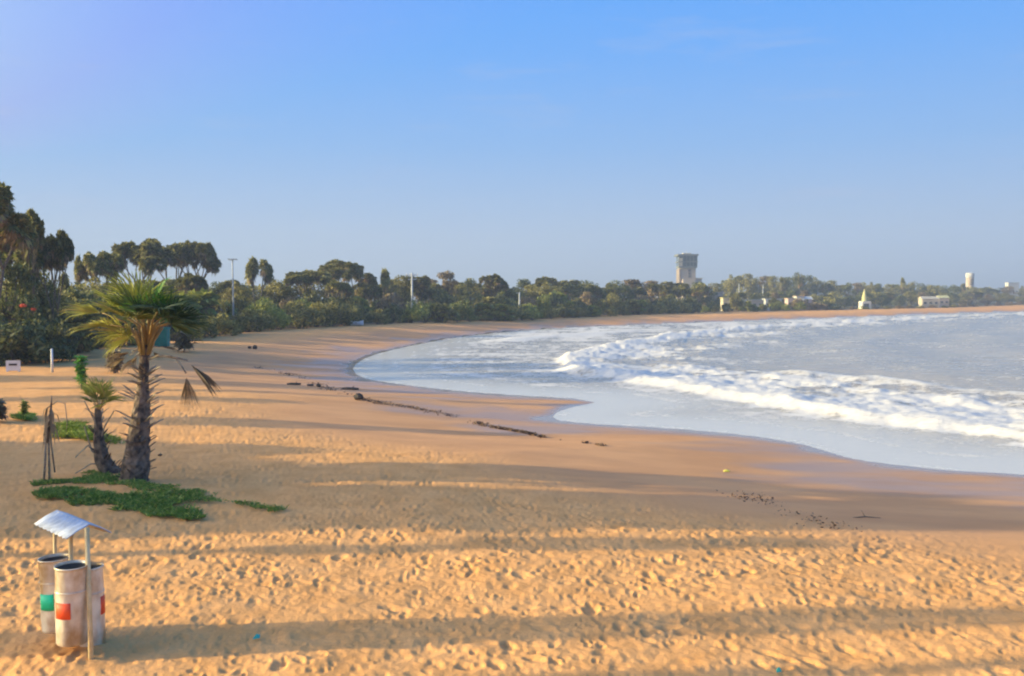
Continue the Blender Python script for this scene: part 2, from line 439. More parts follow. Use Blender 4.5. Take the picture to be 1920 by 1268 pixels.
X, Y, nr, nc = polar(25.5, 1.0, .075, -35, 35, .078, [.3,2,4,6,7.5], 8000, CAM_H, True)
Z, S = base_h(X, Y)
dryness = sstep(9.5, 14.5, S + 3*(fbm(X*.15, Y*.15, 3, 5)-.5))
dist = np.sqrt(X*X+Y*Y)
dens = .45+.75*sstep(.35, .62, fbm(X*.35, Y*.35, 3, 77))
near = 1 - sstep(34, 60, dist)
foot = .85*pocks(X, Y, .21, .052, .019, 3, 1.9)*dens + .8*pocks(X+.13, Y-.4, .47, .085, .024, 9, 1.5)*(1.25-dens) + .9*pocks(X, Y, .13, .034, .009, 41, 1.6)
foot = foot*(1-.35*sstep(15.5, 20, Y))*(.60+.62*sstep(.36, .6, fbm(X*.9+3, Y*1.1, 3, 88)))
roll = (fbm(X*.5, Y*.5, 3, 21)-.5)*.10 + (fbm(X*2.6, Y*2.6, 4, 51)-.5)*.042*(1-.5*sstep(15.5, 19, Y))
Z = Z + (foot*1.0*near + roll)*dryness*sstep(.2, 3, dist)
# faint ripples / drying lines on the lower beach
Z = Z + (1-dryness)*sstep(.8, 6, S)*((fbm(X*.5, Y*1.6, 3, 61)-.5)*.045)
# small rise of heaped sand round the bin and a dug hollow below it
Z = Z + .05*np.exp(-(((X+5.35)/.55)**2+((Y-10.3)/.5)**2))
veg_line = [tuple(at(x, y)[:2]) for x, y in veg_px]
veg_poly = [(-9000,-9000),(-60,-9000),(-60,38)] + veg_line + [(700,760),(1050,1000),(2200,1650),(2200,9000),(-9000,9000)]
vp_in = in_poly(X, Y, veg_poly)
vd = seg_dist(X, Y, [(-60,38)]+veg_line)
scrub = np.where(vp_in, sstep(0, 8, vd + 6*(fbm(X*.2, Y*.2, 3, 14)-.5)), 0.0)
wn_ = fbm(X*.22, Y*.5, 4, 8)-.5
wet = np.maximum(sstep(1.9, .1, S + 2.2*wn_), .62*sstep(6.5, .5, S + 14*wn_))
ground_me = np_mesh('sand_beach', np.stack([X, Y, Z], -1).reshape(-1, 3), grid_faces(nr, nc, True), M['sand'], True)
for nm, arr in (('damp', 1-dryness), ('wet', wet), ('scrub', scrub)):
    a = ground_me.attributes.new(nm, 'FLOAT', 'POINT'); a.data.foreach_set('value', np.clip(arr, 0, 1).astype(np.float32).ravel())
ground = mobj('beach_sand', ground_me); tag(ground, kind='structure')

# ------------------------------------------------------------------ sea
X, Y, nr, nc = polar(14.0, .62, .055, -14, 36, .062, [.5,8,14], 8000, CAM_H-WATER, True)
Zg, S = base_h(X, Y)
db = seg_dist(X, Y, breaker)
# which side of the breaker: seaward when farther from the shore than the line itself
sea_poly = breaker + [(500,650),(3000,1500),(3000,-400),(200,-300)] + [(40,10)]
seaward = in_poly(X, Y, sea_poly)
wob = 2.6*(fbm(X*.12, Y*.12, 4, 301)-.5)
b = np.where(seaward, db, -db) + wob
dist = np.sqrt(X*X+Y*Y)
deep = sstep(0, 14, -S)
fade = 1/(1+dist/260)
prof = np.where(b < 0, np.exp(-(b/.75)**2), np.exp(-(b/3.4)**2))
amp = .26+.36*fbm(X*.09, Y*.09, 3, 310)
Zw = WATER + prof*amp*deep
Zw += prof*deep*.18*(fbm(X*1.1, Y*1.1, 3, 315)-.5)
b2 = seg_dist(X, Y, breaker2); b3 = seg_dist(X, Y, breaker3)
Zw += .30*np.exp(-(b2/2.2)**2)*deep + .38*np.exp(-(b3/1.8)**2)*(.3+fbm(X*.2, Y*.2, 3, 330))*deep
swell = np.sin(b*.42+2.2*fbm(X*.04, Y*.04, 3, 340)*3)
Zw += sstep(3, 12, b)*deep*(.13*swell + .34*(fbm(X*.28+.1*Y, Y*.42, 4, 350)-.5)*(1/(1+dist/300)))
rough_zone = sstep(-2.5, -.5, b)*(1-sstep(8, 17, b))
Zw += rough_zone*deep*(.42*(fbm(X*.8, Y*.8, 3, 360)-.42))
Zw += deep*.02*(fbm(X*.9, Y*1.4, 3, 365)-.5)
f1 = fbm(X*.55, Y*.75, 5, 401, .6); f2 = fbm(X*.16, Y*.3, 5, 402, .6); lace = 1-np.abs(fbm(X*.35, Y*.6, 5, 403, .62)-.5)*7
foam = 1.05*sstep(-1.9, -.2, b+2.2*(f1-.5))*(1-sstep(1.2, 5.0, b))*(.35+1.15*f1)
foam += .85*sstep(.5, 3, b)*(1-sstep(5, 19, b))*sstep(.42, .60, .5*f1+.5*f2)*(dist < 400)
foam += .42*sstep(3, 9, b)*(1-.75*sstep(25, 90, b))*(.25+.75*np.clip(lace, 0, 1))*sstep(.36, .60, f2)
foam = np.maximum(foam, .9*np.exp(-(b2/2.0)**2)*(.5+f1)); foam = np.maximum(foam, .85*np.exp(-(b3/2.2)**2)*(.3+f1))
inner = (b < -.3)
foam += inner*sstep(-1.5, -8, S)*(.5*np.clip(lace, 0, 1)*sstep(.36, .56, f2) + .22*sstep(.35, .6, f1) + .08)
foam += inner*.34*np.exp(-((S+.35)/.35)**2)*sstep(.4, .6, f1)
sw_ = 3.2*(fbm(X*.10, Y*.10, 4, 520)-.5)
foam += inner*(.42*np.exp(-((S+3.4+sw_)/.22)**2)*sstep(.38, .55, f1) + .34*np.exp(-((S+6.2+1.6*sw_)/.35)**2)*sstep(.4, .6, f1))
far_in = sstep(95, 130, Y)*inner
foam += far_in*.35*sstep(.42, .58, f2)
film = sstep(-9, -1, S)
shallow = np.clip(sstep(-10, -1.0, S)*inner, 0, 1)
foam = np.clip(foam, 0, 1)
water_me = np_mesh('sea', np.stack([X, Y, Zw], -1).reshape(-1, 3), grid_faces(nr, nc, True), M['water'], True)
for nm, arr in (('foam', foam), ('shallow', shallow)):
    a = water_me.attributes.new(nm, 'FLOAT', 'POINT'); a.data.foreach_set('value', np.clip(arr, 0, 1).astype(np.float32).ravel())
sea = mobj('sea_water', water_me); tag(sea, kind='structure')

# ------------------------------------------------------------------ plants: shape builders (numpy quads)
class LB:
    """collects leaf quads"""
    def __init__(s): s.q = []
    def mesh(s, name, mat):
        V = np.concatenate(s.q).reshape(-1, 3); F = np.arange(len(V)).reshape(-1, 4)
        return np_mesh(name, V, F, mat)
def unit(v): return v/np.maximum(np.linalg.norm(v, axis=-1, keepdims=True), 1e-9)
def fans(lb, rs, centres, dirs, R, blades=9, spread=150, droop=.25, width=.16):
    """one fan leaf per centre; dirs = axis of the leaf (from the petiole)"""
    n = len(centres); dirs = unit(dirs)
    up = np.tile([0,0,1.0], (n,1)) + rs.normal(0, .25, (n,3))
    side = unit(np.cross(dirs, up)); nrm = np.cross(side, dirs)
    Rr = R*(.75+.5*rs.random((n,1)))
    for k in range(blades):
        a = math.radians((k/(blades-1)-.5)*spread) + rs.normal(0, .05, (n,1))
        d = dirs*np.cos(a) + side*np.sin(a)
        t = np.cross(nrm, d)
        L = Rr*(.82+.18*np.cos(a))*(.85+.3*rs.random((n,1)))
        mid = centres + d*L*.55 + nrm*(rs.normal(0, .03, (n,1))*L)
        tip = centres + d*L; tip[:,2:] -= L*droop*(.4+rs.random((n,1)))
        w = L*width
        lb.q.append(np.stack([centres, mid-t*w, tip, mid+t*w], 1))
def doum_tree(seed, H=10, levels=3, spread=30, headR=.95, lv=30, trunk0=.45, flat=1.0, skirts=14):
    rnd = random.Random(seed); rs = np.random.RandomState(seed)
    wood = MB(); heads = []
    def grow(p, d, L, r, lev):
        n = 4; pts = [p]; dd = d.copy()
        for i in range(n):
            dd = (dd + Vector((rnd.uniform(-.07,.07), rnd.uniform(-.07,.07), .07))).normalized()
            pts.append(pts[-1] + dd*L/n)
        wood.tube(pts, [r*(1-.22*i/n) for i in range(n+1)], 7, True, .08, rnd)
        if lev == 0:
            heads.append((pts[-1], dd)); return
        az = rnd.uniform(0, math.pi)
        k = 2 if rnd.random() < .72 else 3
        for j in range(k):
            a = az + j*2*math.pi/k + rnd.uniform(-.4, .4); th = R_(spread*rnd.uniform(.75, 1.25))
            side = dd.cross(Vector((math.cos(a), math.sin(a), .01))).normalized()
            nd = Matrix.Rotation(th, 3, side) @ dd
            grow(pts[-1], nd, L*rnd.uniform(.58, .78), r*.76, lev-1)
    stems = 1 if rnd.random() < .5 else 2
    for s in range(stems):
        a = rnd.uniform(0, 6.28); th = .05 if stems == 1 else .22
        grow(Vector((math.cos(a)*.2*(stems-1), math.sin(a)*.2*(stems-1), -.2)), Vector((math.sin(th)*math.cos(a+s*3.1), math.sin(th)*math.sin(a+s*3.1), 1)), H*trunk0, .02*H, levels)
    zmax = max(h[0].z for h in heads)+headR*.9; k = H/zmax
    wood.v = [(x*k, y*k, z*k if z > 0 else z) for x, y, z in wood.v]
    g = LB(); dd_ = LB()
    for p, d in heads:
        p = p*k; c = np.array(p)
        n = lv
        v = unit(rs.normal(0, 1, (n,3)) + np.array(d)*.75); v[:,2] = v[:,2]*.9+.1; v = unit(v)
        fans(g, rs, c + v*headR*.42, v, headR*.72, 8, 150, .30, .15)
        if skirts:
            v = unit(rs.normal(0, 1, (skirts,3))*[1,1,.4] + [0,0,-.7])
            fans(dd_, rs, c + v*headR*.25 + [0,0,-.12*headR], unit(v+[0,0,-.3]), headR*.75, 6, 80, .25, .10)
    r = max(math.hypot(h[0].x*k, h[0].y*k) for h in heads)+headR*.7
    return dict(trunk=wood, crown=g.mesh('crown', M['doum']), dead=dd_.mesh('dead_fronds', M['dead']) if skirts else None, H=H, R=r)
def leaf_cloud(lb, rs, c, rad, n, size, shell=.55):
    v = unit(rs.normal(0, 1, (n,3))); r = (shell+(1-shell)*rs.random((n,1))**.6)
    p = np.array(c) + v*r*np.array(rad)
    a = unit(v + rs.normal(0, .8, (n,3))); t = unit(np.cross(a, rs.normal(0, 1, (n,3)))); u = np.cross(a, t)
    s = size*(.6+.8*rs.random((n,1)))
    lb.q.append(np.stack([p-t*s, p-u*s*.45, p+t*s, p+u*s*.45], 1))
def broad_tree(seed, H=9, W=8, z0=.3, clumps=26, n=95, leaf=.22, mat='olive', vase=False, conical=False):
    rnd = random.Random(seed); rs = np.random.RandomState(seed)
    wood = MB(); lb = LB(); ends = []
    for i in range(clumps):
        a = rnd.uniform(0, 6.28); q = rnd.random()**.55; zz = rnd.random()
        prof = math.sqrt(max(0, 1-(zz*2-1)**2*.9)) if not conical else (1.05-zz)
        if not conical and not vase: prof = math.sqrt(max(.05, 1-zz*zz*.95))*(.7+.3*min(1, zz*4))
        r = W/2*.82*q*prof
        c = (r*math.cos(a), r*math.sin(a), H*(z0 + (1-z0)*(.06+.84*zz)))
        cr_ = W*rnd.uniform(.10, .19)
        leaf_cloud(lb, rs, c, (cr_, cr_, cr_*rnd.uniform(.6, .95)), n, leaf, .35); ends.append(c)
    wood.tube([(0,0,-.2),(rnd.uniform(-.1,.1),0,H*.25),(rnd.uniform(-.3,.3),rnd.uniform(-.3,.3),H*.7)], [.03*H,.024*H,.01*H], 8, True, .1, rnd)
    for c in ends[::2]:
        s = Vector((0,0,H*rnd.uniform(.12, .4))); e = Vector(c)
        m = s.lerp(e, .5)+Vector((0,0,-.05*H*rnd.random()))
        wood.tube([s, m, e], [.013*H, .009*H, .004*H], 5)
    return dict(trunk=wood, crown=lb.mesh('crown', M[mat]), dead=None, H=H, R=W/2)
def shrub(seed, H=3, W=4.5, mat='olive', clumps=14, n=110, leaf=.17):
    rnd = random.Random(seed); rs = np.random.RandomState(seed); lb = LB(); wood = MB()
    for i in range(clumps):
        a = rnd.uniform(0, 6.28); r = W/2*.75*rnd.random()**.6; zz = rnd.random()
        h = H*(.16+.64*zz*math.sqrt(max(.1, 1-(r/(W/2))**2)))
        cr_ = W*rnd.uniform(.12, .22)
        leaf_cloud(lb, rs, (r*math.cos(a), r*math.sin(a), h), (cr_, cr_, min(cr_*.8, h)), n, leaf, .3)
        if i % 2: wood.tube([(0,0,-.1),(r*math.cos(a)*.6, r*math.sin(a)*.6, h*.6),(r*math.cos(a), r*math.sin(a), h)], [.05,.035,.015], 5)
    return dict(trunk=wood, crown=lb.mesh('foliage', M[mat]), dead=None, H=H, R=W/2)
def fan_clump(seed, H=3.2, heads=6, mat='lime'):
    """young doum palms growing as a clump from the ground"""
    rnd = random.Random(seed); rs = np.random.RandomState(seed); g = LB(); d_ = LB(); wood = MB()
    for i in range(heads):
        a = rnd.uniform(0, 6.28); r = rnd.uniform(.2, 1.5); h = H*rnd.uniform(.25, .72)
        c = np.array((r*math.cos(a), r*math.sin(a), h))
        wood.tube([(r*math.cos(a)*.6, r*math.sin(a)*.6, -.1), tuple(c)], [.12, .09], 6)
        v = unit(rs.normal(0, 1, (30,3)) + [0,0,.7])
        fans(g, rs, c+v*.5, v, .75, 8, 150, .35, .15)
        v = unit(rs.normal(0, 1, (10,3))*[1,1,.3]+[0,0,-.8]); fans(d_, rs, c+v*.3, v, .8, 6, 80, .2, .1)
    return dict(trunk=wood, crown=g.mesh('crown', M[mat]), dead=d_.mesh('dead_fronds', M['dead']), H=H, R=1.9)

def norm_plant(d):
    me = d['crown']; co = np.empty(len(me.vertices)*3, np.float32); me.vertices.foreach_get('co', co); co = co.reshape(-1, 3)
    kz = d['H']/np.percentile(co[:,2], 99.3); kr = d['R']/np.percentile(np.hypot(co[:,0], co[:,1]), 97)
    k = np.array([kr, kr, kz], np.float32)
    for m_ in (d['crown'], d['dead']):
        if m_ is None: continue
        c_ = np.empty(len(m_.vertices)*3, np.float32); m_.vertices.foreach_get('co', c_); c_ = c_.reshape(-1, 3)*k
        m_.vertices.foreach_set('co', c_.ravel()); m_.update()
    d['trunk'].v = [(x*kr, y*kr, z*kz if z > 0 else z) for x, y, z in d['trunk'].v]
def proto(name, d, stem='trunk', crown='crown'):
    norm_plant(d)
    root = empty(name)
    d['trunk'].build(stem, M['bark'], root, smooth=True)
    mobj(crown, d['crown'], root)
    if d['dead']: mobj('dead_fronds', d['dead'], root)
    root['_H'] = d['H']; root['_R'] = d['R']
    return root
PROTO = {}; USED = set()
def reg(key, name, d, **k): PROTO[key] = (proto(name, d, **k), d['H'], d['R'])
for i in range(6): reg('doum%d' % i, 'doum_palm', doum_tree(100+i, 10, 4, [27,30,25,32,28,34][i], .86, 30, .40+.02*i, skirts=9))
for i in range(3): reg('far%d' % i, 'doum_palm', doum_tree(150+i, 10, 3, 28+3*i, 1.45, 22, .36, skirts=10))
for i in range(3): reg('broad%d' % i, 'broadleaf_tree', broad_tree(200+i, 9, 9, .18, 30, 100, .24, 'olive'))
for i in range(2): reg('bdeep%d' % i, 'broadleaf_tree', broad_tree(210+i, 9, 9, .15, 30, 100, .24, 'deep'))
for i in range(2): reg('rust%d' % i, 'feathery_tree', broad_tree(220+i, 9, 5.5, .12, 30, 110, .17, 'rust', conical=bool(i)))
for i in range(2): reg('coco%d' % i, 'tall_palm', doum_tree(230+i, 11, 1-i, 16, 2.0-.3*(1-i), 60, [.5,.8][i]))
for i in range(3): reg('shr%d' % i, 'shrub', shrub(240+i, 3, 4.8, 'olive'), stem='stem', crown='foliage')
for i in range(3): reg('shd%d' % i, 'shrub', shrub(250+i, 3, 4.8, 'deep'), stem='stem', crown='foliage')
for i in range(2): reg('shl%d' % i, 'shrub', shrub(260+i, 3, 4.8, 'lime'), stem='stem', crown='foliage')
for i in range(2): reg('shb%d' % i, 'shrub', shrub(265+i, 3, 4.8, 'rust'), stem='stem', crown='foliage')
for i in range(3): reg('fan%d' % i, 'young_palm_clump', fan_clump(270+i, 3.2, 6+i, ['lime','olive','doum'][i]))
for k_, (o_, h_, r_) in PROTO.items():
    for c_ in [o_]+kids(o_): c_.hide_render = False
rp = random.Random(7)
def place(key, x, y, H, W=None, label='', cat='tree', group=None, rz=None, z=None):
    src, h, r = PROTO[key]
    if key in USED: o = copy_tree(src)
    else: o = src; USED.add(key)
    s = H/h; sw = s if W is None else (W/2)/r
    o.location = (x, y, gz(x, y)-.03 if z is None else z)
    o.scale = (sw, sw, s)
    o.rotation_euler = (0, 0, rp.uniform(0, 6.28) if rz is None else rz)
    tag(o, label, cat, group); return o
def veg_y(px):
    for (a, b_), (c, d) in zip(veg_px[:-1], veg_px[1:]):
        if a <= px <= c: return b_+(d-b_)*(px-a)/(c-a)
    return veg_px[0][1] if px < 0 else veg_px[-1][1]
def spot(px, back):
    """a point behind the edge of the vegetation, in the direction of photograph column px"""
    p = at(max(px, 0), veg_y(px)); d = math.hypot(p.x, p.y); q = p*((d+back)/d)
    if px < 0:
        dx = px/FPX*q.y; q = Vector((q.x+dx, q.y, 0))
    return q
def by_top(key, px, pytop, back, wpx=None, **k):
    q = spot(px, back); top = at_depth(px, pytop, q.y); H = top.z - gz(q.x, q.y)
    W = wpx/FPX*q.y if wpx else None
    return place(key, q.x, q.y, max(H, 1.0), W, **k)

ORD = ['first','second','third','fourth','fifth','sixth','seventh','eighth','ninth','tenth','eleventh','twelfth','thirteenth','fourteenth','fifteenth','sixteenth','seventeenth','eighteenth','nineteenth','twentieth']
TENS = {2:'twenty',3:'thirty',4:'forty',5:'fifty',6:'sixty',7:'seventy',8:'eighty',9:'ninety'}
def ordn(i):
    i += 1
    if i <= 20: return ORD[i-1]
    t, u = divmod(i, 10)
    if t >= 10: return 'hundred and '+ordn(i-101)
    if u == 0: return TENS[t][:-1]+'ieth'
    return TENS[t]+'-'+ORD[u-1]

# --- the named trees of the wood, read from the photograph: key, column, top, distance behind edge, width
G1 = 'doum palms behind the beach'
wood_trees = [
 ('doum3', -34, 385, 6, 130, 'bulky dark doum palm half outside the left edge'),
 ('doum5', 22, 425, 14, 150, 'lower wide doum palm filling the dark mass under the tallest one'),
 ('bdeep0', 12, 470, 10, 130, 'dark broadleaf tree low in the mass at the left edge'),
 ('bdeep1', 72, 505, 16, 90, 'dark round tree under the forked doum palm at left'),
 ('doum2', 92, 452, 18, 90, 'doum palm closing the gap beside the forked trunks'),
 ('doum0', 0, 347, 3, 205, 'tallest dark doum palm cut by the left edge of the photo'),
 ('doum4', 62, 398, 9, 84, 'dark doum palm with drooping tufts right of the tallest one'),
 ('doum1', 108, 437, 10, 84, 'doum palm with pale forked trunks seen against the sky, left of the fan palm'),
 ('coco0', 122, 512, 26, 30, 'small palm standing in the gap below the forked doum palm'),
 ('coco1', 155, 480, 45, 26, 'thin palm head just above the fan palm\'s left leaves'),
 ('doum3', 196, 474, 36, 92, 'rounded doum palm directly above the fan palm\'s left crown'),
 ('doum5', 272, 452, 42, 140, 'broad domed doum palm rising behind the middle of the fan palm'),
 ('doum2', 325, 458, 55, 100, 'doum palm between the broad dome and the dark umbrella crown'),
 ('doum3', 368, 455, 50, 112, 'dark umbrella-crowned doum palm standing left of the lamp mast'),
 ('doum1', 366, 515, 24, 82, 'low rounded doum palm under the dark umbrella crown'),
 ('coco0', 484, 485, 36, 52, 'upright palm with two dark heads just right of the lamp mast'),
 ('broad0', 445, 530, 30, 70, 'olive rounded tree at the foot of the lamp mast'),
 ('broad2', 520, 528, 40, 80, 'low olive tree between the upright palm and the next dome'),
 ('doum2', 570, 508, 30, 98, 'flat-topped doum palm left of the big central dome'),
 ('doum5', 645, 490, 32, 135, 'big central doum palm dome, highest in the middle of the wood'),
 ('doum4', 612, 500, 46, 105, 'doum palm tucked behind the left shoulder of the central dome'),
 ('doum1', 636, 527, 14, 72, 'sunlit golden doum palm in front of the central dome'),
 ('coco1', 716, 505, 24, 38, 'bright upright palm between the central dome and the utility pole'),
 ('broad1', 755, 518, 30, 60, 'olive tree close left of the utility pole'),
 ('doum3', 792, 518, 28, 66, 'doum palm with brown underside right of the utility pole'),
 ('rust0', 838, 510, 30, 52, 'purplish brown feathery tree standing above its neighbours'),
 ('broad2', 882, 525, 26, 56, 'khaki tree just right of the brown feathery tree'),
 ('doum5', 922, 516, 28, 74, 'wide rounded doum palm halfway between utility pole and tower'),
 ('broad0', 965, 540, 26, 50, 'low khaki tree right of the wide rounded doum palm'),
 ('doum2', 1018, 520, 45, 52, 'small flat umbrella palm with sky showing under its crown'),
 ('broad1', 992, 535, 40, 44, 'small tree left of the flat umbrella palm'),
 ('far0', 1062, 534, 40, 42, 'small doum palm right of the flat umbrella palm'),
 ('far1', 1108, 533, 34, 52, 'brownish doum palm second to the right of the umbrella palm'),
 ('far2', 1152, 532, 36, 44, 'doum palm in the row halfway from umbrella palm to tower'),
 ('coco0', 1192, 527, 50, 24, 'dark thin palm poking above the row before the tower'),
 ('far0', 1190, 540, 26, 50, 'yellowish doum palm below the thin dark palm'),
 ('far1', 1240, 533, 30, 50, 'rounded dark tree just left of the tower'),
 ('far2', 1274, 533, 26, 44, 'brown doum palm in front of the left foot of the tower'),
 ('far0', 1310, 533, 26, 46, 'brown doum palm in front of the right foot of the tower'),
]
for key, px, top, back, w, lab in wood_trees:
    by_top(key, px, top, back, w, label=lab, cat='palm tree' if key[:4] in ('doum','coco') or key[:3] == 'far' else 'tree', group=G1 if key[:4] != 'rust' else None)

# --- filler trees of the same wood, a step behind
rt = random.Random(11); n_f = 0; fills = []
px = 130
while px < 1330:
    fills.append(px + rt.uniform(-8, 8)); px += rt.uniform(22, 33)
for i, px in enumerate(fills):
    key = rt.choice(['broad0','broad1','bdeep0','bdeep1','far1','far2','rust1'])
    by_top(key, px, rt.uniform(524, 543) if px > 420 else rt.uniform(520, 545), rt.uniform(30, 60), rt.uniform(60, 92),
           label='low tree filling the wood behind the beach, %s from the left' % ordn(i), cat='tree', group='low trees filling the wood')
# --- far wood, right of the tower
far_x = []
px = 1325
while px < 2010:
    far_x.append(px); px += rt.uniform(12, 19)
def far_top(px):
    prof = [(1320,545),(1345,528),(1390,520),(1460,521),(1500,517),(1530,528),(1590,536),(1640,536),(1690,534),(1715,528),(1760,541),(1820,540),(1880,543),(1930,537),(2050,541)]
    for (a, b_), (c, d) in zip(prof[:-1], prof[1:]):
        if a <= px <= c: return b_+(d-b_)*(px-a)/(c-a)
    return 541
for i, px in enumerate(far_x):
    key = rt.choice(['broad0','broad1','broad2','bdeep0','bdeep1','far0','far1','rust0'])
    pp = spot(min(px, 1915), 0); pp = Vector(((px-960)/FPX*(pp.y+110), pp.y+110, 0)); 
    x, y = pp.x, pp.y+rt.uniform(-15, 40); x = (px-960)/FPX*y
    H = at_depth(px, far_top(px)+rt.uniform(-6, 2), y).z - gz(x, y)
    place(key, x, y, H, rt.uniform(30, 46)/FPX*y, label='hazy tree of the far wood right of the tower, %s from the left' % ordn(i), cat='tree', group='trees of the far wood')
rt2 = random.Random(5); ff = []
px = 1330
while px < 2010: ff.append(px); px += rt2.uniform(15, 22)
for i, px in enumerate(ff):
    y = spot(min(px, 1915), 0).y + 45; x = (px-960)/FPX*y
    H = at_depth(px, rt2.uniform(545, 557), y).z - gz(x, y)
    place(rt2.choice(['broad0','broad2','bdeep1','rust1','far2']), x, y, H, rt2.uniform(30, 44)/FPX*y,
          label='low tree in the front row of the far wood, %s from the left' % ordn(i), cat='tree', group='low front trees of the far wood')
for px, top, lab in [(1688,521,'tall slim palm standing out above the far wood left of the cream house'), (1502,517,'palm head at the highest point of the far wood'), (1462,520,'thin palm left of the highest point of the far wood'), (1808,532,'thin palm just left of the slim white water tower')]:
    y = spot(px, 0).y+100; x = (px-960)/FPX*y
    place('coco1', x, y, at_depth(px, top, y).z-gz(x, y), 16/FPX*y, label=lab, cat='palm tree', group='palms of the far wood')

# --- shrubs along the edge of the sand (front row) and behind (second row)
rs_ = random.Random(21)
px = -30; i = 0; row1 = []
while px < 1940:
    row1.append(px); px += (rs_.uniform(24, 36) if px < 900 else rs_.uniform(16, 26))
looks = {'shr':'olive green','shd':'dark green','shl':'bright green','shb':'brownish','fan':'fan-leaved'}
for i, px in enumerate(row1):
    if px > 1500: key = rs_.choice(['shb0','shb1','shr0','shd1','shb0'])
    elif px < 140: key = rs_.choice(['shd0','shd1','shd2','fan2'])
    else: key = rs_.choice(['shr0','shr1','shr2','shd0','shd1','shl0','shl1','fan0','fan1','fan0','shr0'])
    hp = (46 if px < 700 else 34 if px < 1000 else 24 if px < 1300 else 15 if px < 1560 else 6)*rs_.uniform(.7, 1.15)
    if px < 120: hp = 85*rs_.uniform(.8, 1.1)
    if 280 < px < 330: continue
    q = spot(px, rs_.uniform(1.5, 5)*(1 if px < 1000 else 2)); H = hp/FPX*q.y
    place(key, q.x, q.y, H, H*rs_.uniform(1.3, 1.9) if px < 1500 else H*3, label='%s shrub at the upper edge of the sand, %s from the left' % (looks[key[:3]], ordn(i)),
          cat='shrub', group='shrubs at the edge of the sand')
px = -20; i = 0
while px < 1560:
    key = rs_.choice(['shr1','shr2','shd0','shd2','shl1','shb1','fan1','fan0','fan2','shd1'])
    if px < 130: key = rs_.choice(['shd0','shd1','shd2','fan2'])
    q = spot(px, rs_.uniform(10, 20)); top = (556 if px > 130 else 535)+rs_.uniform(-9, 12) + max(0, (px-1200)*.02)
    H = at_depth(px, top, q.y).z - gz(q.x, q.y)
    if H > .8: place(key, q.x, q.y, H, H*rs_.uniform(.9, 1.4), label='%s tall shrub in the second row behind the sand, %s from the left' % (looks[key[:3]], ordn(i)), cat='shrub', group='tall shrubs in the second row')
    i += 1; px += rs_.uniform(22, 32) if px < 900 else rs_.uniform(18, 26)

# --- shade casters: the grove standing left of the frame, whose shadows cross the beach
TE = math.tan(SUN_EL)
def caster(name, Xc, Yshadow, tipX, baseX, wy, seed, dens=1.0, mat='olive', stems=1):
    """a leafy tree whose shadow covers depth Yshadow +- wy/2 (at X=0) from baseX to tipX"""
    Yc = Yshadow + Xc*math.tan(SHADOW_DIR)
    z1 = (tipX-Xc)*TE; z0 = max(.3, (baseX-Xc)*TE)
    rs = np.random.RandomState(seed); rnd = random.Random(seed)
    lb = LB(); wood = MB(); h = z1-z0; nc_ = int((h*wy*3.2+6)*dens)
    for i in range(nc_):
        zz = rnd.random(); pr = math.sqrt(max(.08, 1-(2*zz-1)**2)) if h < 5 else (1.0 if zz < .6 else math.sqrt(max(.05, 1-((zz-.6)/.42)**2)))
        c = (rnd.uniform(-1, 1)*wy*.42*pr, rnd.uniform(-1, 1)*wy*.40*pr, z0+h*(.04+.92*zz))
        r = min(.8, wy*.5*rnd.uniform(.24, .42)); leaf_cloud(lb, rs, c, (r, r, r*.9), int(130), .19, .1)
    for s in range(stems):
        o = (s-(stems-1)/2)*.30
        wood.tube([(o*.6, o, -.2),(o*.4, o*1.1+.05, z1*.3),(o*.3+.15, o+rnd.uniform(-.06,.06), z1*.65),(0, o*.3, z0+h*.7)], [.19,.16,.14,.07], 9, True, .06, rnd)
    g = empty('grove_tree', (Xc, Yc, gz(Xc, Yc)))
    wood.build('trunk', M['bark'], g, smooth=True); mobj('crown', lb.mesh('crown', M[mat]), g)
    tag(g, name, 'tree', 'grove left of the beach'); return g
gl = 'leafy tree of the grove beyond the left edge, its shadow lying on the beach'
caster('three-stemmed tree beyond the left edge whose shadow band runs past the litter bin', -21, 11.05, 19, 11.0, 2.2, 1, 1.0, stems=3)
caster('small-crowned tree beyond the left edge casting the thin shadow above the lit foreground', -23, 14.95, 5.2, -4.0, 1.35, 2, 1.0)
caster('tall dense tree beyond the left edge casting the broad shadow across the middle sand', -27, 18.1, 10.5, -15, 4.3, 3, 1.3)
caster('tree beyond the left edge whose shadow falls just above the broad middle shadow', -29, 21.9, 5.0, -16, 2.6, 4, 1.0)
caster('bushy tree beyond the left edge shading the sand round the palm bases', -25, 21.2, -6.0, -17, 6.0, 14, 1.2)
caster('wide tree beyond the left edge shading the sand left behind the palm bases', -27, 25.0, -7.5, -17, 4.4, 5, 1.1)
caster('tree beyond the left edge whose shadow crosses behind the fan palm trunk', -34, 31.6, -2.0, -17, 2.6, 6, 1.0)
caster('tree beyond the left edge shading the sand beside the dry bush at left', -36, 38.5, -10, -24, 2.4, 7, .9)
caster('slim tree beyond the left edge with a shadow reaching the seaweed line', -38, 43.0, 1.0, -22, 1.4, 8, .7)
caster('broad tree beyond the left edge shading the sand by the green sapling', -42, 48.5, -8.0, -28, 4.0, 9, .8)
caster('tree beyond the left edge shading the upper beach near the white board', -46, 58, -6.0, -34, 3.0, 10, .7)
caster('farthest grove tree beyond the left edge shading the beach near the teal box', -55, 70, -8.0, -40, 4.0, 11, .7)
caster('nearest grove tree beyond the left edge shading the very bottom of the photo', -18, 9.5, 22, 10.5, 1.2, 12, .6)

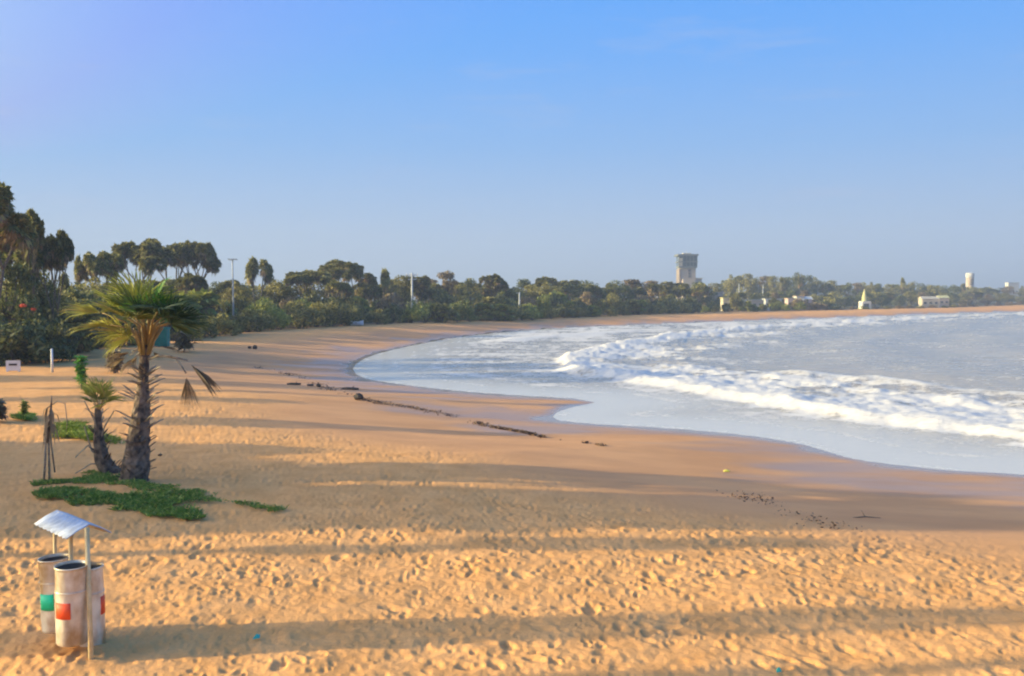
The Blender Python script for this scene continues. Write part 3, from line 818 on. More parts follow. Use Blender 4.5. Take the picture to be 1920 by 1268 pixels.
# ------------------------------------------------------------------ the fan palm in front
def fan_leaf_mesh(seed, R, n=34, spread=250, droop=.25, fold=.0, mat='frond', split=.45):
    """a costapalmate leaf: folded segments joined near the base, free and drooping at the tips. Local +X is the leaf axis."""
    rnd = random.Random(seed); V = []; F = []
    da = R_(spread)/n
    for k in range(n):
        a = (k-(n-1)/2)*da + rnd.uniform(-.02, .02); L = R*(.72+.28*math.cos(a*.5))*rnd.uniform(.86, 1.06)
        if rnd.random() < .07: L *= .6
        def P(r, ang, z): return (r*math.cos(ang)+.12*R*(1-abs(a)/3), r*math.sin(ang), z)
        i0 = len(V); sp = split*L
        zc = fold*abs(math.sin(a))*1.0
        dz = droop*rnd.uniform(.5, 1.5)
        V += [P(.02*R, a, 0), P(sp, a-da*.5, -.012*R+zc*sp), P(sp, a, .022*R+zc*sp), P(sp, a+da*.5, -.012*R+zc*sp),
              P(.78*L, a-da*.16, zc*.78*L-dz*.10*L), P(.78*L, a, zc*.78*L+.01*R-dz*.10*L), P(.78*L, a+da*.16, zc*.78*L-dz*.10*L),
              P(L, a+rnd.uniform(-.03,.03), zc*L-dz*L*.34)]
        F += [(i0,i0+1,i0+2),(i0,i0+2,i0+3),(i0+1,i0+4,i0+5,i0+2),(i0+2,i0+5,i0+6,i0+3),(i0+4,i0+7,i0+5),(i0+5,i0+7,i0+6)]
    return np_mesh('leaf', np.array(V), F, M[mat])
def orient(me_or_obj, origin, direction, roll=0):
    x = direction.normalized(); upv = Vector((0,0,1)) if abs(x.z) < .98 else Vector((0,1,0))
    y = upv.cross(x).normalized(); z = x.cross(y)
    Mx = Matrix((x, y, z)).transposed().to_4x4(); Mx.translation = origin
    return Mx @ Matrix.Rotation(roll, 4, 'X')
base = at(256, 902)
SC = base.y/FPX      # metres per photograph pixel at the palm
def pp(px, py, dy=0.0):
    v = at_depth(px, py, base.y+dy); return v-base
palm = empty('fan_palm', base)
tag(palm, 'sturdy fan palm with stubbly trunk and spreading green and yellow fans on the sand', 'palm tree')
rnd = random.Random(99)
mb = MB()
axis = [pp(250,915), pp(252,895), pp(256,860), pp(260,815), pp(265,770), pp(268,730), pp(270,690), pp(271,655), pp(274,622)]
rad = [.32,.31,.275,.235,.19,.125,.105,.10,.11]
fine = []; fr = []
for i in range(len(axis)-1):
    for t in range(5):
        fine.append(axis[i].lerp(axis[i+1], t/5)); fr.append((rad[i]+(rad[i+1]-rad[i])*t/5)*rnd.uniform(.93, 1.08))
mb.tube(fine, fr, 16, True, .07, rnd)
mb.build('trunk', M['trunk'], palm, smooth=False)
# old leaf-base stubs up the trunk, one mesh shared
st = MB()
st.add([(0,-.045,0),(0,.045,0),(0,0,.03),(.30,-.022,.10),(.30,.022,.10),(.30,0,.125),(.38,-.010,.115),(.38,.010,.13)],
       [(0,3,4,1),(1,4,5,2),(2,5,3,0),(3,6,7,4),(4,7,5),(5,7,6,3)])
stub_me = st.build('leaf_stub', M['petiole_dry'], link=False)
stub_dk = st.build('leaf_stub', M['trunk'], link=False)
for i in range(120):
    t = rnd.random(); k = t*(len(axis)-3); j = int(k); c = axis[j].lerp(axis[j+1], k-j); r = rad[j]
    a = rnd.uniform(0, 6.28); upper = t > .52
    d = Vector((math.cos(a), math.sin(a), rnd.uniform(.0, .35) if upper else rnd.uniform(-.2, .5)))
    o = bpy.data.objects.new('leaf_stub', stub_me if upper else stub_dk); col.objects.link(o); o.parent = palm
    o.matrix_local = orient(None, c+Vector((math.cos(a), math.sin(a), 0))*r*.7, d) @ Matrix.Scale(rnd.uniform(.55, 1.15) if upper else rnd.uniform(.35, .8), 4)
# living leaves: (tip column, tip row, depth offset of tip, radius, material)
heart = pp(276, 625)
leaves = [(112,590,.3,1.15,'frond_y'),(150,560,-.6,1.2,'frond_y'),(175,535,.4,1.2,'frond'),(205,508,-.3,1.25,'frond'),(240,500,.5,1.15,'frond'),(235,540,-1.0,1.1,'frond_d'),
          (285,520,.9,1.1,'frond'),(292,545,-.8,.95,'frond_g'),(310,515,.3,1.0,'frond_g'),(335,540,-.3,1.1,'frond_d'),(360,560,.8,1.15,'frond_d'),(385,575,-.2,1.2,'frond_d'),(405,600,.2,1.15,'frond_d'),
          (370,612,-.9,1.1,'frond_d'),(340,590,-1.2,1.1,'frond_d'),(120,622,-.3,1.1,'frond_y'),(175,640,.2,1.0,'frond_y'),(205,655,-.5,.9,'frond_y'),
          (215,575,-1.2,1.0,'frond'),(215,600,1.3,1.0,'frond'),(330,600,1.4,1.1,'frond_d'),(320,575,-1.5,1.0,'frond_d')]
for i, (tx, ty, dy, Rl, mt) in enumerate(leaves):
    tip = pp(tx, ty, dy); v = tip-heart; Lt = v.length; pl = max(.35, Lt-Rl*.82)
    d = v.normalized(); hub = heart + (d+Vector((0,0,.22))).normalized()*pl*.95
    m_ = MB(); m_.tube([heart+d*.05+Vector((0,0,-.28)), heart.lerp(hub, .5)+Vector((0,0,.03)), hub], [.035,.022,.014], 6)
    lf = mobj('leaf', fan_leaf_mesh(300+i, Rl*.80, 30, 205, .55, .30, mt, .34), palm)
    lf.matrix_local = orient(None, hub, (tip-hub) if (tip-hub).length > .2 else d, rnd.uniform(-.5, .5) + (.5 if d.x < 0 else -.5)*abs(rnd.random()))
    st_ = m_.build('leaf_stalk', M['petiole'], palm, smooth=True)
# dead hanging leaves right of the trunk and brown ones under the crown
dead = [((272,672),(330,672),(349,700),(353,762),.95),((272,676),(320,668),(352,676),(397,738),.95)]
for a_, b_, c_, e_, Rl in dead:
    A, B, C_, E = pp(*a_), pp(*b_, -.2), pp(*c_, -.3), pp(*e_, -.3)
    m_ = MB(); m_.tube([A, A.lerp(B, .5)+Vector((0,0,.06)), B, C_], [.03,.026,.022,.018], 6); m_.build('dry_stalk', M['petiole_dry'], palm, smooth=True)
    lf = mobj('dead_leaf', fan_leaf_mesh(400+int(E.x*100), (E-C_).length*1.05, 30, 44, .15, .6, 'dead', .55), palm)
    lf.matrix_local = orient(None, C_, E-C_, 0)
for i, (tx, ty, dy) in enumerate([(225,700,-.2),(240,690,.3),(300,672,.4),(215,672,.5),(330,655,.5),(205,690,.1)]):
    E = pp(tx, ty, dy); s0 = pp(274, 648); hub = s0.lerp(E, .45)
    m_ = MB(); m_.tube([s0, hub], [.022,.012], 5); m_.build('dry_stalk', M['petiole_dry'], palm)
    lf = mobj('dead_leaf', fan_leaf_mesh(420+i, (E-hub).length*1.05, 16, 60, .6, .3, 'dead'), palm); lf.matrix_local = orient(None, hub, E-hub, 0)
for i in range(9):     # curved orange leaf bases clasping the head of the trunk
    a = i*2.4; m_ = MB(); d = Vector((math.cos(a), math.sin(a), 0))
    m_.tube([pp(272,665)+d*.08, pp(273,640)+d*.17, pp(275,615)+d*.34], [.035,.03,.018], 6); m_.build('leaf_base', M['petiole'], palm, smooth=True)

# the younger palm beside it
b2_ = at(205, 888); 
def p2(px, py, dy=0.0): return at_depth(px, py, b2_.y+dy)-b2_
young = empty('young_fan_palm', b2_)
tag(young, 'short young fan palm with spiky stubs leaning out left of the sturdy palm', 'palm tree')
ax2 = [p2(232,900), p2(205,885), p2(192,860), p2(186,825), p2(184,790), p2(183,765)]
mb = MB(); mb.tube(ax2, [.16,.2,.18,.12,.085,.07], 12, True, .12, rnd); mb.build('trunk', M['trunk'], young)
for i in range(40):
    t = rnd.random(); k = .3+t*(len(ax2)-1.4); j = min(int(k), len(ax2)-2); c = ax2[j].lerp(ax2[j+1], k-j)
    a = rnd.uniform(0, 6.28); d = Vector((math.cos(a), math.sin(a)*.8, rnd.uniform(.1, .9)))
    o = bpy.data.objects.new('leaf_stub', stub_dk if t < .7 else stub_me); col.objects.link(o); o.parent = young
    o.matrix_local = orient(None, c+d.normalized()*.07, d) @ Matrix.Scale(rnd.uniform(.55, 1.0), 4)
for i, (tx, ty, dy, mt) in enumerate([(158,722,.1,'frond'),(175,712,-.3,'frond'),(210,712,.2,'frond_y'),(213,745,-.2,'frond'),(195,755,-.5,'frond'),(165,745,.4,'frond'),(190,715,.5,'frond'),(205,730,-.6,'frond_y'),(178,735,-.5,'frond')]):
    h = p2(185, 768); tip = p2(tx, ty, dy); hub = h.lerp(tip, .5)
    m_ = MB(); m_.tube([h, hub], [.02,.012], 5); m_.build('leaf_stalk', M['petiole'], young)
    lf = mobj('leaf', fan_leaf_mesh(500+i, (tip-hub).length*1.25, 18, 150, .6, .2, mt), young); lf.matrix_local = orient(None, hub, tip-hub, rnd.uniform(-.6, .6))
for (ax_, ay_, bx, by) in [((165),(835),(141),(858)),((170),(870),(138),(890)),((172),(845),(158),(800)),((196),(800),(214),(770)),((178),(790),(158),(752))]:
    m_ = MB(); m_.tube([p2(185, (ay_+870)/2), p2(ax_, ay_, -.1), p2(bx, by, -.2)], [.025,.018,.012], 5); m_.build('dry_stalk', M['petiole_dry'], young)

# dried sapling tied between stakes, far left
b3_ = at(90, 905)
def p3(px, py, dy=0.0): return at_depth(px, py, b3_.y+dy)-b3_
sap = empty('dried_sapling', b3_); tag(sap, 'withered grey sapling with drooping dry leaves propped on thin stakes', 'sapling')
for k, (x0, y0, x1, y1, r) in enumerate([(82,910,86,800,.028),(93,906,90,795,.028),(103,886,92,800,.022)]):
    m_ = MB(); m_.tube([p3(x0, y0, .1*k), p3((x0+x1)/2+rnd.uniform(-1,1), (y0+y1)/2, .1*k), p3(x1, y1)], [r, r*.95, r*.8], 7, True, .08, rnd); m_.build('stake', M['petiole_dry'], sap, smooth=True)
m_ = MB(); m_.tube([p3(88,830), p3(93,790), p3(96,760), p3(97,742)], [.03,.035,.022,.006], 7, True, .1, rnd); m_.build('stem', M['trunk'], sap, smooth=True)
for i in range(26):
    a = rnd.uniform(0, 6.28); top = p3(96, rnd.uniform(758, 800)); d = Vector((math.cos(a)*rnd.uniform(.12,.30), math.sin(a)*.25, 0))
    L = rnd.uniform(.3, .75); m_ = MB()
    w = Vector((-math.sin(a), math.cos(a), 0))*rnd.uniform(.015, .035); p1 = top+d*.6+Vector((0,0,-.1)); p2_ = top+d+Vector((0,0,-L))
    m_.add([top-w*.4, top+w*.4, p1+w, p2_, p1-w], [(0,1,2,4),(4,2,3)]); m_.build('dry_leaf', M['dead'], sap)
m_ = MB(); m_.tube([p3(97,760), p3(108,752), p3(122,757), p3(126,790), p3(124,812)], [.012,.011,.010,.008,.006], 5); m_.build('arching_stalk', M['petiole_dry'], sap, smooth=True)

# ------------------------------------------------------------------ green creeper and grass patches
def patch(name, label, poly_px, n, size, mat, seed, h=.12, up=.9):
    pts = [at(x, y) for x, y in poly_px]; rs = np.random.RandomState(seed)
    xs = [p.x for p in pts]; ys = [p.y for p in pts]; poly = [(p.x, p.y) for p in pts]
    x = rs.uniform(min(xs), max(xs), n*6); y = rs.uniform(min(ys), max(ys), n*6)
    jx = .12*(fbm(x*3, y*3, 3, seed)-.5)*4; dn_ = seg_dist(x, y, poly+[poly[0]]); nn_ = fbm(x*1.6, y*3.0, 4, seed+5, .65)
    k = in_poly(x+jx*1.4, y+jx*.7, poly) & (rs.random(len(x)) < sstep(.31, .46, nn_ + .10*np.minimum(dn_/.25, 1)-.03))
    x, y = x[k][:n], y[k][:n]; m = len(x); z = base_h(x, y)[0]
    p = np.stack([x, y, z+.01], -1)
    d = unit(np.stack([rs.normal(0,.7,m), rs.normal(0,.7,m), np.full(m, up)], -1)); hh = h*(.4+rs.random((m,1)))*(.5+fbm(x*1.8, y*1.8, 2, seed+9)[:,None]*1.1)
    t = unit(np.cross(d, rs.normal(0,1,(m,3)))); w = size*(.6+.8*rs.random((m,1)))
    mid = p+d*hh*.6; tip = p+d*hh; tip[:,:2] += d[:,:2]*hh*.5
    q = np.stack([p, mid-t*w, tip, mid+t*w], 1)
    me = np_mesh(name, q.reshape(-1, 3), np.arange(m*4).reshape(-1, 4), M[mat])
    return tag(mobj(name, me), label, 'grass', None, 'stuff')
patch('beach_grass', 'dark green creeping grass strip nearest the litter bin, under the palms', [(72,925),(110,918),(180,922),(225,930),(262,928),(320,940),(384,972),(370,978),(300,972),(225,958),(215,950),(150,948),(90,938)], 8000, .012, 'creep', 31, .09)
patch('beach_grass', 'long thin green grass strip trailing right from the palm bases', [(145,900),(165,886),(215,890),(260,905),(330,915),(400,932),(470,944),(535,958),(525,962),(440,950),(375,947),(330,945),(265,925),(200,908),(150,912)], 5500, .012, 'creep', 32, .07)
patch('beach_grass', 'sunlit yellow-green grass patch behind the young palm', [(98,812),(112,798),(160,796),(162,808),(232,828),(230,834),(190,828),(150,824),(108,822)], 3500, .018, 'creep_y', 33, .14)
patch('beach_grass', 'small green tuft patch far left behind the withered sapling', [(32,783),(45,778),(68,784),(66,790),(35,789)], 900, .02, 'creep', 34, .2)
patch('beach_grass', 'faint green runner grass left of the palms', [(60,908),(150,898),(150,906),(70,913)], 700, .014, 'creep', 35, .08)

# small plants on the left sand
def sapling(px, pybase, pytop, wpx, mat, label, seed, name='sapling_plant'):
    b_ = at(px, pybase); H = at_depth(px, pytop, b_.y).z-b_.z; W = wpx/FPX*b_.y
    rs = np.random.RandomState(seed); r_ = random.Random(seed); root = empty(name, b_)
    m_ = MB(); m_.tube([(0,0,-.1),(.03,0,H*.5),(0,.02,H*.85)], [.04,.03,.012], 6); m_.build('stem', M['bark'], root)
    lb = LB(); nb = 150; zz = rs.random(nb)**.8
    c_ = np.stack([rs.normal(0, .09*W, nb), rs.normal(0, .09*W, nb), H*(.12+.72*zz)], -1)
    v_ = unit(rs.normal(0, 1, (nb,3))*[1,1,.3] + [0,0,.35+.5*r_.random()])
    fans(lb, rs, c_, v_, W*.42, 3, 55, .35, .16)
    mobj('foliage', lb.mesh('foliage', M[mat]), root); tag(root, label, 'plant'); return root
sapling(153, 731, 657, 26, 'frond_g', 'bright green upright sapling standing on the sand left of the fan palm', 41)
sapling(46, 786, 748, 18, 'frond', 'small yellowish sprout growing from the green tuft at far left', 42)
sapling(-4, 792, 745, 34, 'rust', 'brown dry bush cut by the left edge of the photo', 43, 'dry_bush')
sapling(215, 700, 655, 34, 'rust', 'brownish dry bush behind the fan palm trunk', 44, 'dry_bush')
sapling(345, 660, 622, 40, 'shrubmix' if 'shrubmix' in M else 'rust', 'scraggly reddish bush at the top of the beach right of the teal box', 45, 'dry_bush')
# coral flowers in the dark shrubs at far left
for px, py, w, lab in [(43,573,13,'larger coral-red flower cluster in the dark shrubs at far left'), (63,580,9,'smaller coral-red flower cluster in the dark shrubs at far left')]:
    Yd = spot(50, 0).y-1.0; c = at_depth(px, py, Yd); rs = np.random.RandomState(px); lb = LB(); W = w/FPX*Yd
    leaf_cloud(lb, rs, (0,0,0), (W*.5, W*.4, W*.22), 160, .06, .1)
    o = mobj('flower_cluster', lb.mesh('flower_cluster', M['coral'])); o.location = c; tag(o, lab, 'flowers', 'coral flower clusters')

# ------------------------------------------------------------------ litter bin
BX, BY = -5.25, 10.56
bz = gz(BX, BY)+.03
bin_ = empty('litter_bin', (BX, BY, bz))
tag(bin_, 'litter bin of three metal drums under a small folded sheet roof on posts', 'litter bin')
def rel(x, y, z=0): return Vector((x-BX, y-BY, z-bz))
def on_d(px, py, Y): v = at_depth(px, py, Y); return rel(v.x, v.y, v.z)
drums = [(134, 1066, 1213, 10.27, .18, 'red_p', 'front drum with red square'), (106, 1052, 1188, 10.72, .175, 'green_p', 'left drum with green square'), (166, 1070, 1222, 10.58, .175, 'red_p', 'shaded right drum with red square')]
for i, (px, pt, pb, Yd, r, pm, lab) in enumerate(drums):
    top = on_d(px, pt, Yd-r*.9); bot = on_d(px, pb, Yd-r*.9); c = on_d(px, pt, Yd)
    h = top.z-bot.z; n = 40
    m_ = MB(); prof = [(0,0),(r*.96,0),(r,.012)]
    for k in range(1, 20):
        z = h*k/20; prof.append((r*(1+.006*math.sin(k*2.1)), z))
    prof += [(r*1.0,h-.02),(r*1.045,h-.018),(r*1.045,h),(r*.97,h),(r*.95,h-.03)]
    m_.lathe(prof, n)
    vv = np.array(m_.v); an = np.arctan2(vv[:,1], vv[:,0]); dent = (fbm(np.cos(an)*2.2+i*7+5, vv[:,2]*4+np.sin(an)*2.2, 3, 70+i)-.5)*.014
    rr_ = np.hypot(vv[:,0], vv[:,1]); kk = 1+np.where((vv[:,2] > .03) & (vv[:,2] < h-.04) & (rr_ > .1), dent/np.maximum(rr_, .05), 0); vv[:,0] *= kk; vv[:,1] *= kk
    m_.v = [tuple(q_) for q_ in vv]
    d = m_.build('drum', M['zinc'], bin_, (c.x, c.y, bot.z), True); d['label'] = lab
    d.rotation_euler = (R_([1.2,-.8,-1.5][i]), R_([.8,-1.5,.6][i]), R_(37*i))
    m2 = MB(); m2.lathe([(r*.94,h-.035),(r*.88,h-.12),(r*.85,.05),(0,.05)], n); m2.build('inner_wall', M['drum_in'], d, None, True)
    m2 = MB(); m2.lathe([(r*.98,h*.675),(r*1.045,h*.68),(r*1.045,h*.69),(r*.98,h*.695)], n); m2.build('rim_band', M['zinc'], d, None, True)
    # painted square, a thin curved plate proud of the drum
    if i == 0: angs = [(-131, -70), ]; zz = (.36, .565)
    elif i == 1: angs = [(-131, -72)]; zz = (.32, .54)
    else: angs = [(-16, 14)]; zz = (.41, .63)
    for a0, a1 in angs:
        zz0, zz1 = zz[0]*h, zz[1]*h
        V = []; F = []
        for k in range(9):
            a = R_(a0+(a1-a0)*k/8) - R_(37*i)
            for z in (zz0, zz1):
                for rr in (r*.97, r*1.05): V.append((rr*math.cos(a), rr*math.sin(a), z))
        for k in range(8):
            q = k*4; F += [(q+1,q+5,q+7,q+3),(q,q+2,q+6,q+4),(q+2,q+3,q+7,q+6),(q,q+4,q+5,q+1)]
        F += [(0,1,3,2),(34,35,33,32)]
        m2 = MB(); m2.add(V, F); s_ = m2.build('painted_square', M[pm], d, None, True); s_['label'] = ('green' if pm == 'green_p' else 'red')+' painted square'
roofz = {}
ra = on_d(105, 959, 11.12); rb = on_d(168, 981, 10.42)       # ridge, far and near ends
ra.z = rb.z = (ra.z+rb.z)/2
u = (rb-ra).normalized(); nl = Vector((-.80, -.60, 0))     # towards the camera and left
W_, D_ = .255, .135
m_ = MB(); V = []; F = []; NS = 34
sl = [(-1, W_, -D_), (0, 0, 0), (1, W_, -D_)]
for k in range(NS+1):
    q = ra.lerp(rb, k/NS); rz = .009*math.sin(k*math.pi*.5)
    for s_, w, dz in ((1, W_, -D_), (1, W_*.5, -D_*.42), (1, .0, 0), (-1, W_*.5, -D_*.45), (-1, W_*.95, -D_*1.05)):
        V.append(q + nl*(w*s_) + Vector((0,0,dz+rz)))
for k in range(NS):
    for j in range(4): F.append((k*5+j, k*5+j+1, k*5+j+6, k*5+j+5))
nV = len(V); V2 = V + [v-Vector((0,0,.006)) for v in V]; F2 = F+[tuple(i+nV for i in f[::-1]) for f in F]
for j in range(4): F2 += [(j, j+nV, j+1+nV, j+1), (NS*5+j+1, NS*5+j+1+nV, NS*5+j+nV, NS*5+j)]
for k in range(NS):
    F2 += [(k*5, (k+1)*5, (k+1)*5+nV, k*5+nV), (k*5+4, k*5+4+nV, (k+1)*5+4+nV, (k+1)*5+4)]
m_.add(V2, F2); m_.build('roof_sheet', M['metal'], bin_, None, True)
for (pt, pb, Yd, r) in [((103,985),(104,1190),11.02,.022), ((132,985),(135,1200),10.62,.026), ((163,988),(171,1230),10.06,.027)]:
    t_ = on_d(*pt, Yd if Yd > 10.1 else 10.34); b__ = on_d(*pb, Yd); t_.z = rb.z-(.02 if Yd < 10.5 else .07); b__.z = -.25
    m_ = MB(); m_.tube([b__, b__.lerp(t_, .5), t_], [r*1.1, r, r], 10); m_.build('post', M['post'], bin_, smooth=True)
# rails carrying the sheet and the drums
m_ = MB(); m_.tube([ra+u*.04+Vector((0,0,-.02)), rb-u*.04+Vector((0,0,-.02))], .014, 6); m_.build('ridge_rail', M['post'], bin_)
for k in (.12, .88):
    q = ra.lerp(rb, k); m_ = MB(); m_.tube([q+nl*W_*.85+Vector((0,0,-D_*.9-.012)), q+Vector((0,0,-.03)), q-nl*W_*.85+Vector((0,0,-D_*.95-.012))], .010, 6); m_.build('cross_rail', M['post'], bin_)
c0 = on_d(104, 1120, 11.02); c1 = on_d(170, 1120, 10.36); hz = .62
m_ = MB(); m_.tube([(c0.x, c0.y, hz), (c1.x, c1.y, hz)], .012, 6); m_.build('hanging_rail', M['post'], bin_)

# ------------------------------------------------------------------ things lying on the beach
def rock(px, py, wpx, hpx, label, seed, name='rock', mat='rock', cat='rock', elong=.6):
    p = at(px, py); s = p.y/FPX; W = wpx*s; H = hpx*s; r = np.random.RandomState(seed)
    V = []; F = []; nu, nv = 12, 7
    for j in range(nv+1):
        th = math.pi*j/nv
        for k in range(nu):
            a = 2*math.pi*k/nu; rr = 1+.28*(r.random()-.5)*(0 < j < nv)
            V.append((W/2*math.sin(th)*math.cos(a)*rr, W/2*elong*math.sin(th)*math.sin(a)*rr, H*.45+H*.55*math.cos(th)*rr))
    for j in range(nv):
        for k in range(nu):
            a = j*nu+k; b_ = j*nu+(k+1) % nu; F.append((a, a+nu, b_+nu, b_))
    m = MB(); m.add(V, F); o = m.build(name, M[mat], None, p); tag(o, label, cat); return o
def log(px, py, wpx, r, label, ang=0):
    p = at(px, py); s = p.y/FPX; L = wpx*s; rn = random.Random(px); root = empty('driftwood_log', p, ang)
    m = MB(); m.tube([(-L/2,0,r*.6),(-L*.2,.03,r*.8),(L*.15,-.02,r*.8),(L/2,.02,r*.7)], [r*.7,r,r*.95,r*.6], 9, True, .12, rn); m.build('log', M['rock'], root)
    m = MB(); m.tube([(L*.1,0,r),(L*.2,.05,r*2.4)], [r*.35,r*.2], 6); m.build('branch_stub', M['rock'], root)
    tag(root, label, 'driftwood'); return root
log(551, 722, 26, .075, 'dark log lying at the left end of the debris, left of the two small stones', .1)
log(657, 731, 32, .085, 'dark log just above the pointed rock on the open beach', -.1)
rock(582, 724, 15, 4, 'flat small stone right of the left log', 3)
rock(597, 726, 9, 7, 'small upright stone between the two dark logs', 4)
rock(672, 750, 20, 13, 'pointed dark rock at the head of the seaweed line', 5)
rock(468, 654, 7, 5, 'tiny dark stone near the wood, left of a pair', 6)
rock(478, 655, 9, 8, 'slightly bigger dark stone near the wood, right of a pair', 7)
log(300, 855, 6, .03, 'short brown stick near the fan palm trunk', .4)
p = at(1622, 972); tw = empty('twig', p); rn = random.Random(3)
m = MB(); m.tube([(-.25,0,.01),(0,.02,.03),(.3,-.05,.02)], [.012,.014,.006], 6); m.build('stem', M['wood'], tw)
m = MB(); m.tube([(0,.02,.03),(-.06,.05,.16)], [.009,.004], 5); m.build('side_shoot', M['wood'], tw); tag(tw, 'thin dark twig on the damp sand at right', 'twig')
# seaweed line
def weed_line(label, pts_px, n, seed, wid=.28, size=.06):
    pts = [at(x, y) for x, y in pts_px]; rs = np.random.RandomState(seed); q = []
    L = [0]
    for a, b_ in zip(pts[:-1], pts[1:]): L.append(L[-1]+(b_-a).length)
    P = []
    for i in range(n):
        t = rs.random()*L[-1]
        if vnoise(np.array([t*.7]), np.array([seed*1.0]), seed)[0] + .5*vnoise(np.array([t*2.5]), np.array([seed*1.0]), seed)[0] < .72 + .2*rs.random(): continue
        j = max(k for k in range(len(L)) if L[k] <= t); j = min(j, len(pts)-2)
        c = pts[j].lerp(pts[j+1], (t-L[j])/(L[j+1]-L[j])); P.append((c.x+rs.normal(0, wid*.5), c.y+rs.normal(0, wid), 0))
    P = np.array(P); P[:,2] = base_h(P[:,0], P[:,1])[0]+.02+.05*rs.random(len(P))**2
    m_ = len(P); a = unit(rs.normal(0,1,(m_,3))*[1,1,.5]); b_ = unit(np.cross(a, rs.normal(0,1,(m_,3)))); s = size*(.5+rs.random((m_,1)))
    qd = np.stack([P-a*s, P-b_*s*.5, P+a*s, P+b_*s*.5], 1)
    return tag(mobj('seaweed_line', np_mesh('seaweed_line', qd.reshape(-1,3), np.arange(m_*4).reshape(-1,4), M['weed'])), label, 'seaweed', None, 'stuff')
weed_line('nearer dark seaweed line running right below the wave wash', [(915,800),(985,812),(1035,824),(1080,829),(1125,836),(1165,840)], 3000, 3, .12, .05)
weed_line('thin dark seaweed line from the pointed rock towards the middle of the beach', [(672,748),(715,757),(765,764),(815,773),(870,786),(915,800)], 1500, 4, .25, .04)
weed_line('farther seaweed and debris line at the upper left of the beach', [(430,684),(475,689),(520,696),(560,706),(640,738),(672,748)], 1300, 5, .45, .05)
weed_line('scattered dark debris on the damp sand at lower right', [(1180,915),(1290,925),(1420,935),(1540,985),(1700,1000),(1850,985)], 900, 6, .5, .03)
def litter(px, py, mat, label, s=.05):
    p = at(px, py); m = MB(); m.add([(-s,-s*.6,.01),(s,-s*.4,.02),(s*.8,s*.6,.05),(-s*.7,s*.7,.03),(0,0,.07)], [(0,1,4),(1,2,4),(2,3,4),(3,0,4),(3,2,1,0)])
    tag(m.build('litter_scrap', M[mat], None, p), label, 'litter')
litter(481, 1199, 'litter_t', 'teal plastic scrap on the trodden sand right of the litter bin', .045)
litter(1460, 1262, 'litter_t', 'teal plastic scrap at the bottom edge of the photo', .03)
litter(1362, 885, 'litter_y', 'yellow plastic scrap in the middle of the damp sand', .10)

# ------------------------------------------------------------------ man-made things at the edge of the wood
def box_part(name, mat, parent, x0, x1, y0, y1, z0, z1):
    m = MB(); m.box(x0, x1, y0, y1, z0, z1); return m.build(name, M[mat], parent)
p = at(304, 650); s = p.y/FPX
kb = empty('teal_box', p); W, H = 24*s, 36*s
box_part('cabinet', 'teal', kb, -W/2, W/2, -.35, .35, .05, H*.9); box_part('lid', 'teal', kb, -W/2-.05, W/2+.05, -.4, .4, H*.905, H)
box_part('foot', 'rock', kb, -W/2+.06, W/2-.06, -.3, .3, -.05, .048); tag(kb, 'teal green box standing on the sand behind the fan palm crown', 'box')
p = at(25, 697); s = p.y/FPX
sg = empty('white_board', p, .15); W, H = 25*s, 21*s
box_part('board', 'white', sg, -W/2, W/2, -.03, .03, .06, H); box_part('slot', 'rock', sg, -W*.28, W*.28, -.045, -.032, H*.55, H*.72)
for sx in (-1, 1): box_part('foot', 'white', sg, sx*W*.4-.03, sx*W*.4+.03, -.1, .1, -.05, .058)
tag(sg, 'low white board with a dark slot at the left edge of the beach', 'sign')
p = at(98, 699); s = p.y/FPX
po = MB(); po.tube([(0,0,-.1),(0,0,45*s)], [.07,.06], 10); tag(po.build('white_post', M['white'], None, p, True), 'plain white post on the sand beside the dark shrubs at left', 'post')
# boat
p = at(668, 611); s = p.y/FPX; L = 27*s; bo = empty('small_boat', p, .12)
V = []; F = []; ns = 11
for i in range(ns):
    t = i/(ns-1)*2-1; w = .42*(1-abs(t)**2.6)+.02; sh = .62+.22*t*t*(1 if t > 0 else .6)
    for k, (a, b_) in enumerate([(-1,1),(-.92,.5),(-.55,.12),(0,0),(.55,.12),(.92,.5),(1,1)]): V.append((t*L/2, a*w, b_*sh+.02))
for i in range(ns-1):
    for k in range(6): F.append((i*7+k, (i+1)*7+k, (i+1)*7+k+1, i*7+k+1))
m = MB(); m.add(V, F); h_ = m.build('hull', M['hull'], bo, smooth=True)
m = MB()
for sgn in (0, 6): m.tube([V[i*7+sgn] for i in range(ns)], .03, 6)
m.build('gunwale', M['white'], bo, smooth=True)
for t in (-.4, .35): box_part('thwart', 'white', bo, t*L/2-.1, t*L/2+.1, -.36, .36, .45, .49)
tag(bo, 'small pale boat pulled up at the edge of the wood', 'boat')
# lamp mast
q = spot(438, 14); top = at_depth(438, 488, q.y); zb = gz(q.x, q.y); Hm = top.z-zb
lm = empty('lamp_mast', (q.x, q.y, zb)); m = MB(); m.tube([(0,0,-.1),(0,0,Hm*.5),(0,0,Hm)], [.15,.11,.07], 10); m.build('mast', M['grey'], lm, smooth=True)
box_part('lamp_head', 'grey', lm, -.55, .55, -.18, .18, Hm+.002, Hm+.16); box_part('lamp_head', 'grey', lm, -.15, .15, -.45, -.19, Hm-.05, Hm+.12)
tag(lm, 'tall pale lamp mast with a flat head above the wood left of centre', 'lamp mast')
q = spot(773, 5); zb = gz(q.x, q.y); Hm = at_depth(773, 512, q.y).z-zb; up_ = empty('utility_pole', (q.x, q.y, zb))
m = MB(); m.tube([(0,0,-.1),(0,0,Hm)], [.24,.15], 10); m.build('pole', M['grey'], up_, smooth=True)
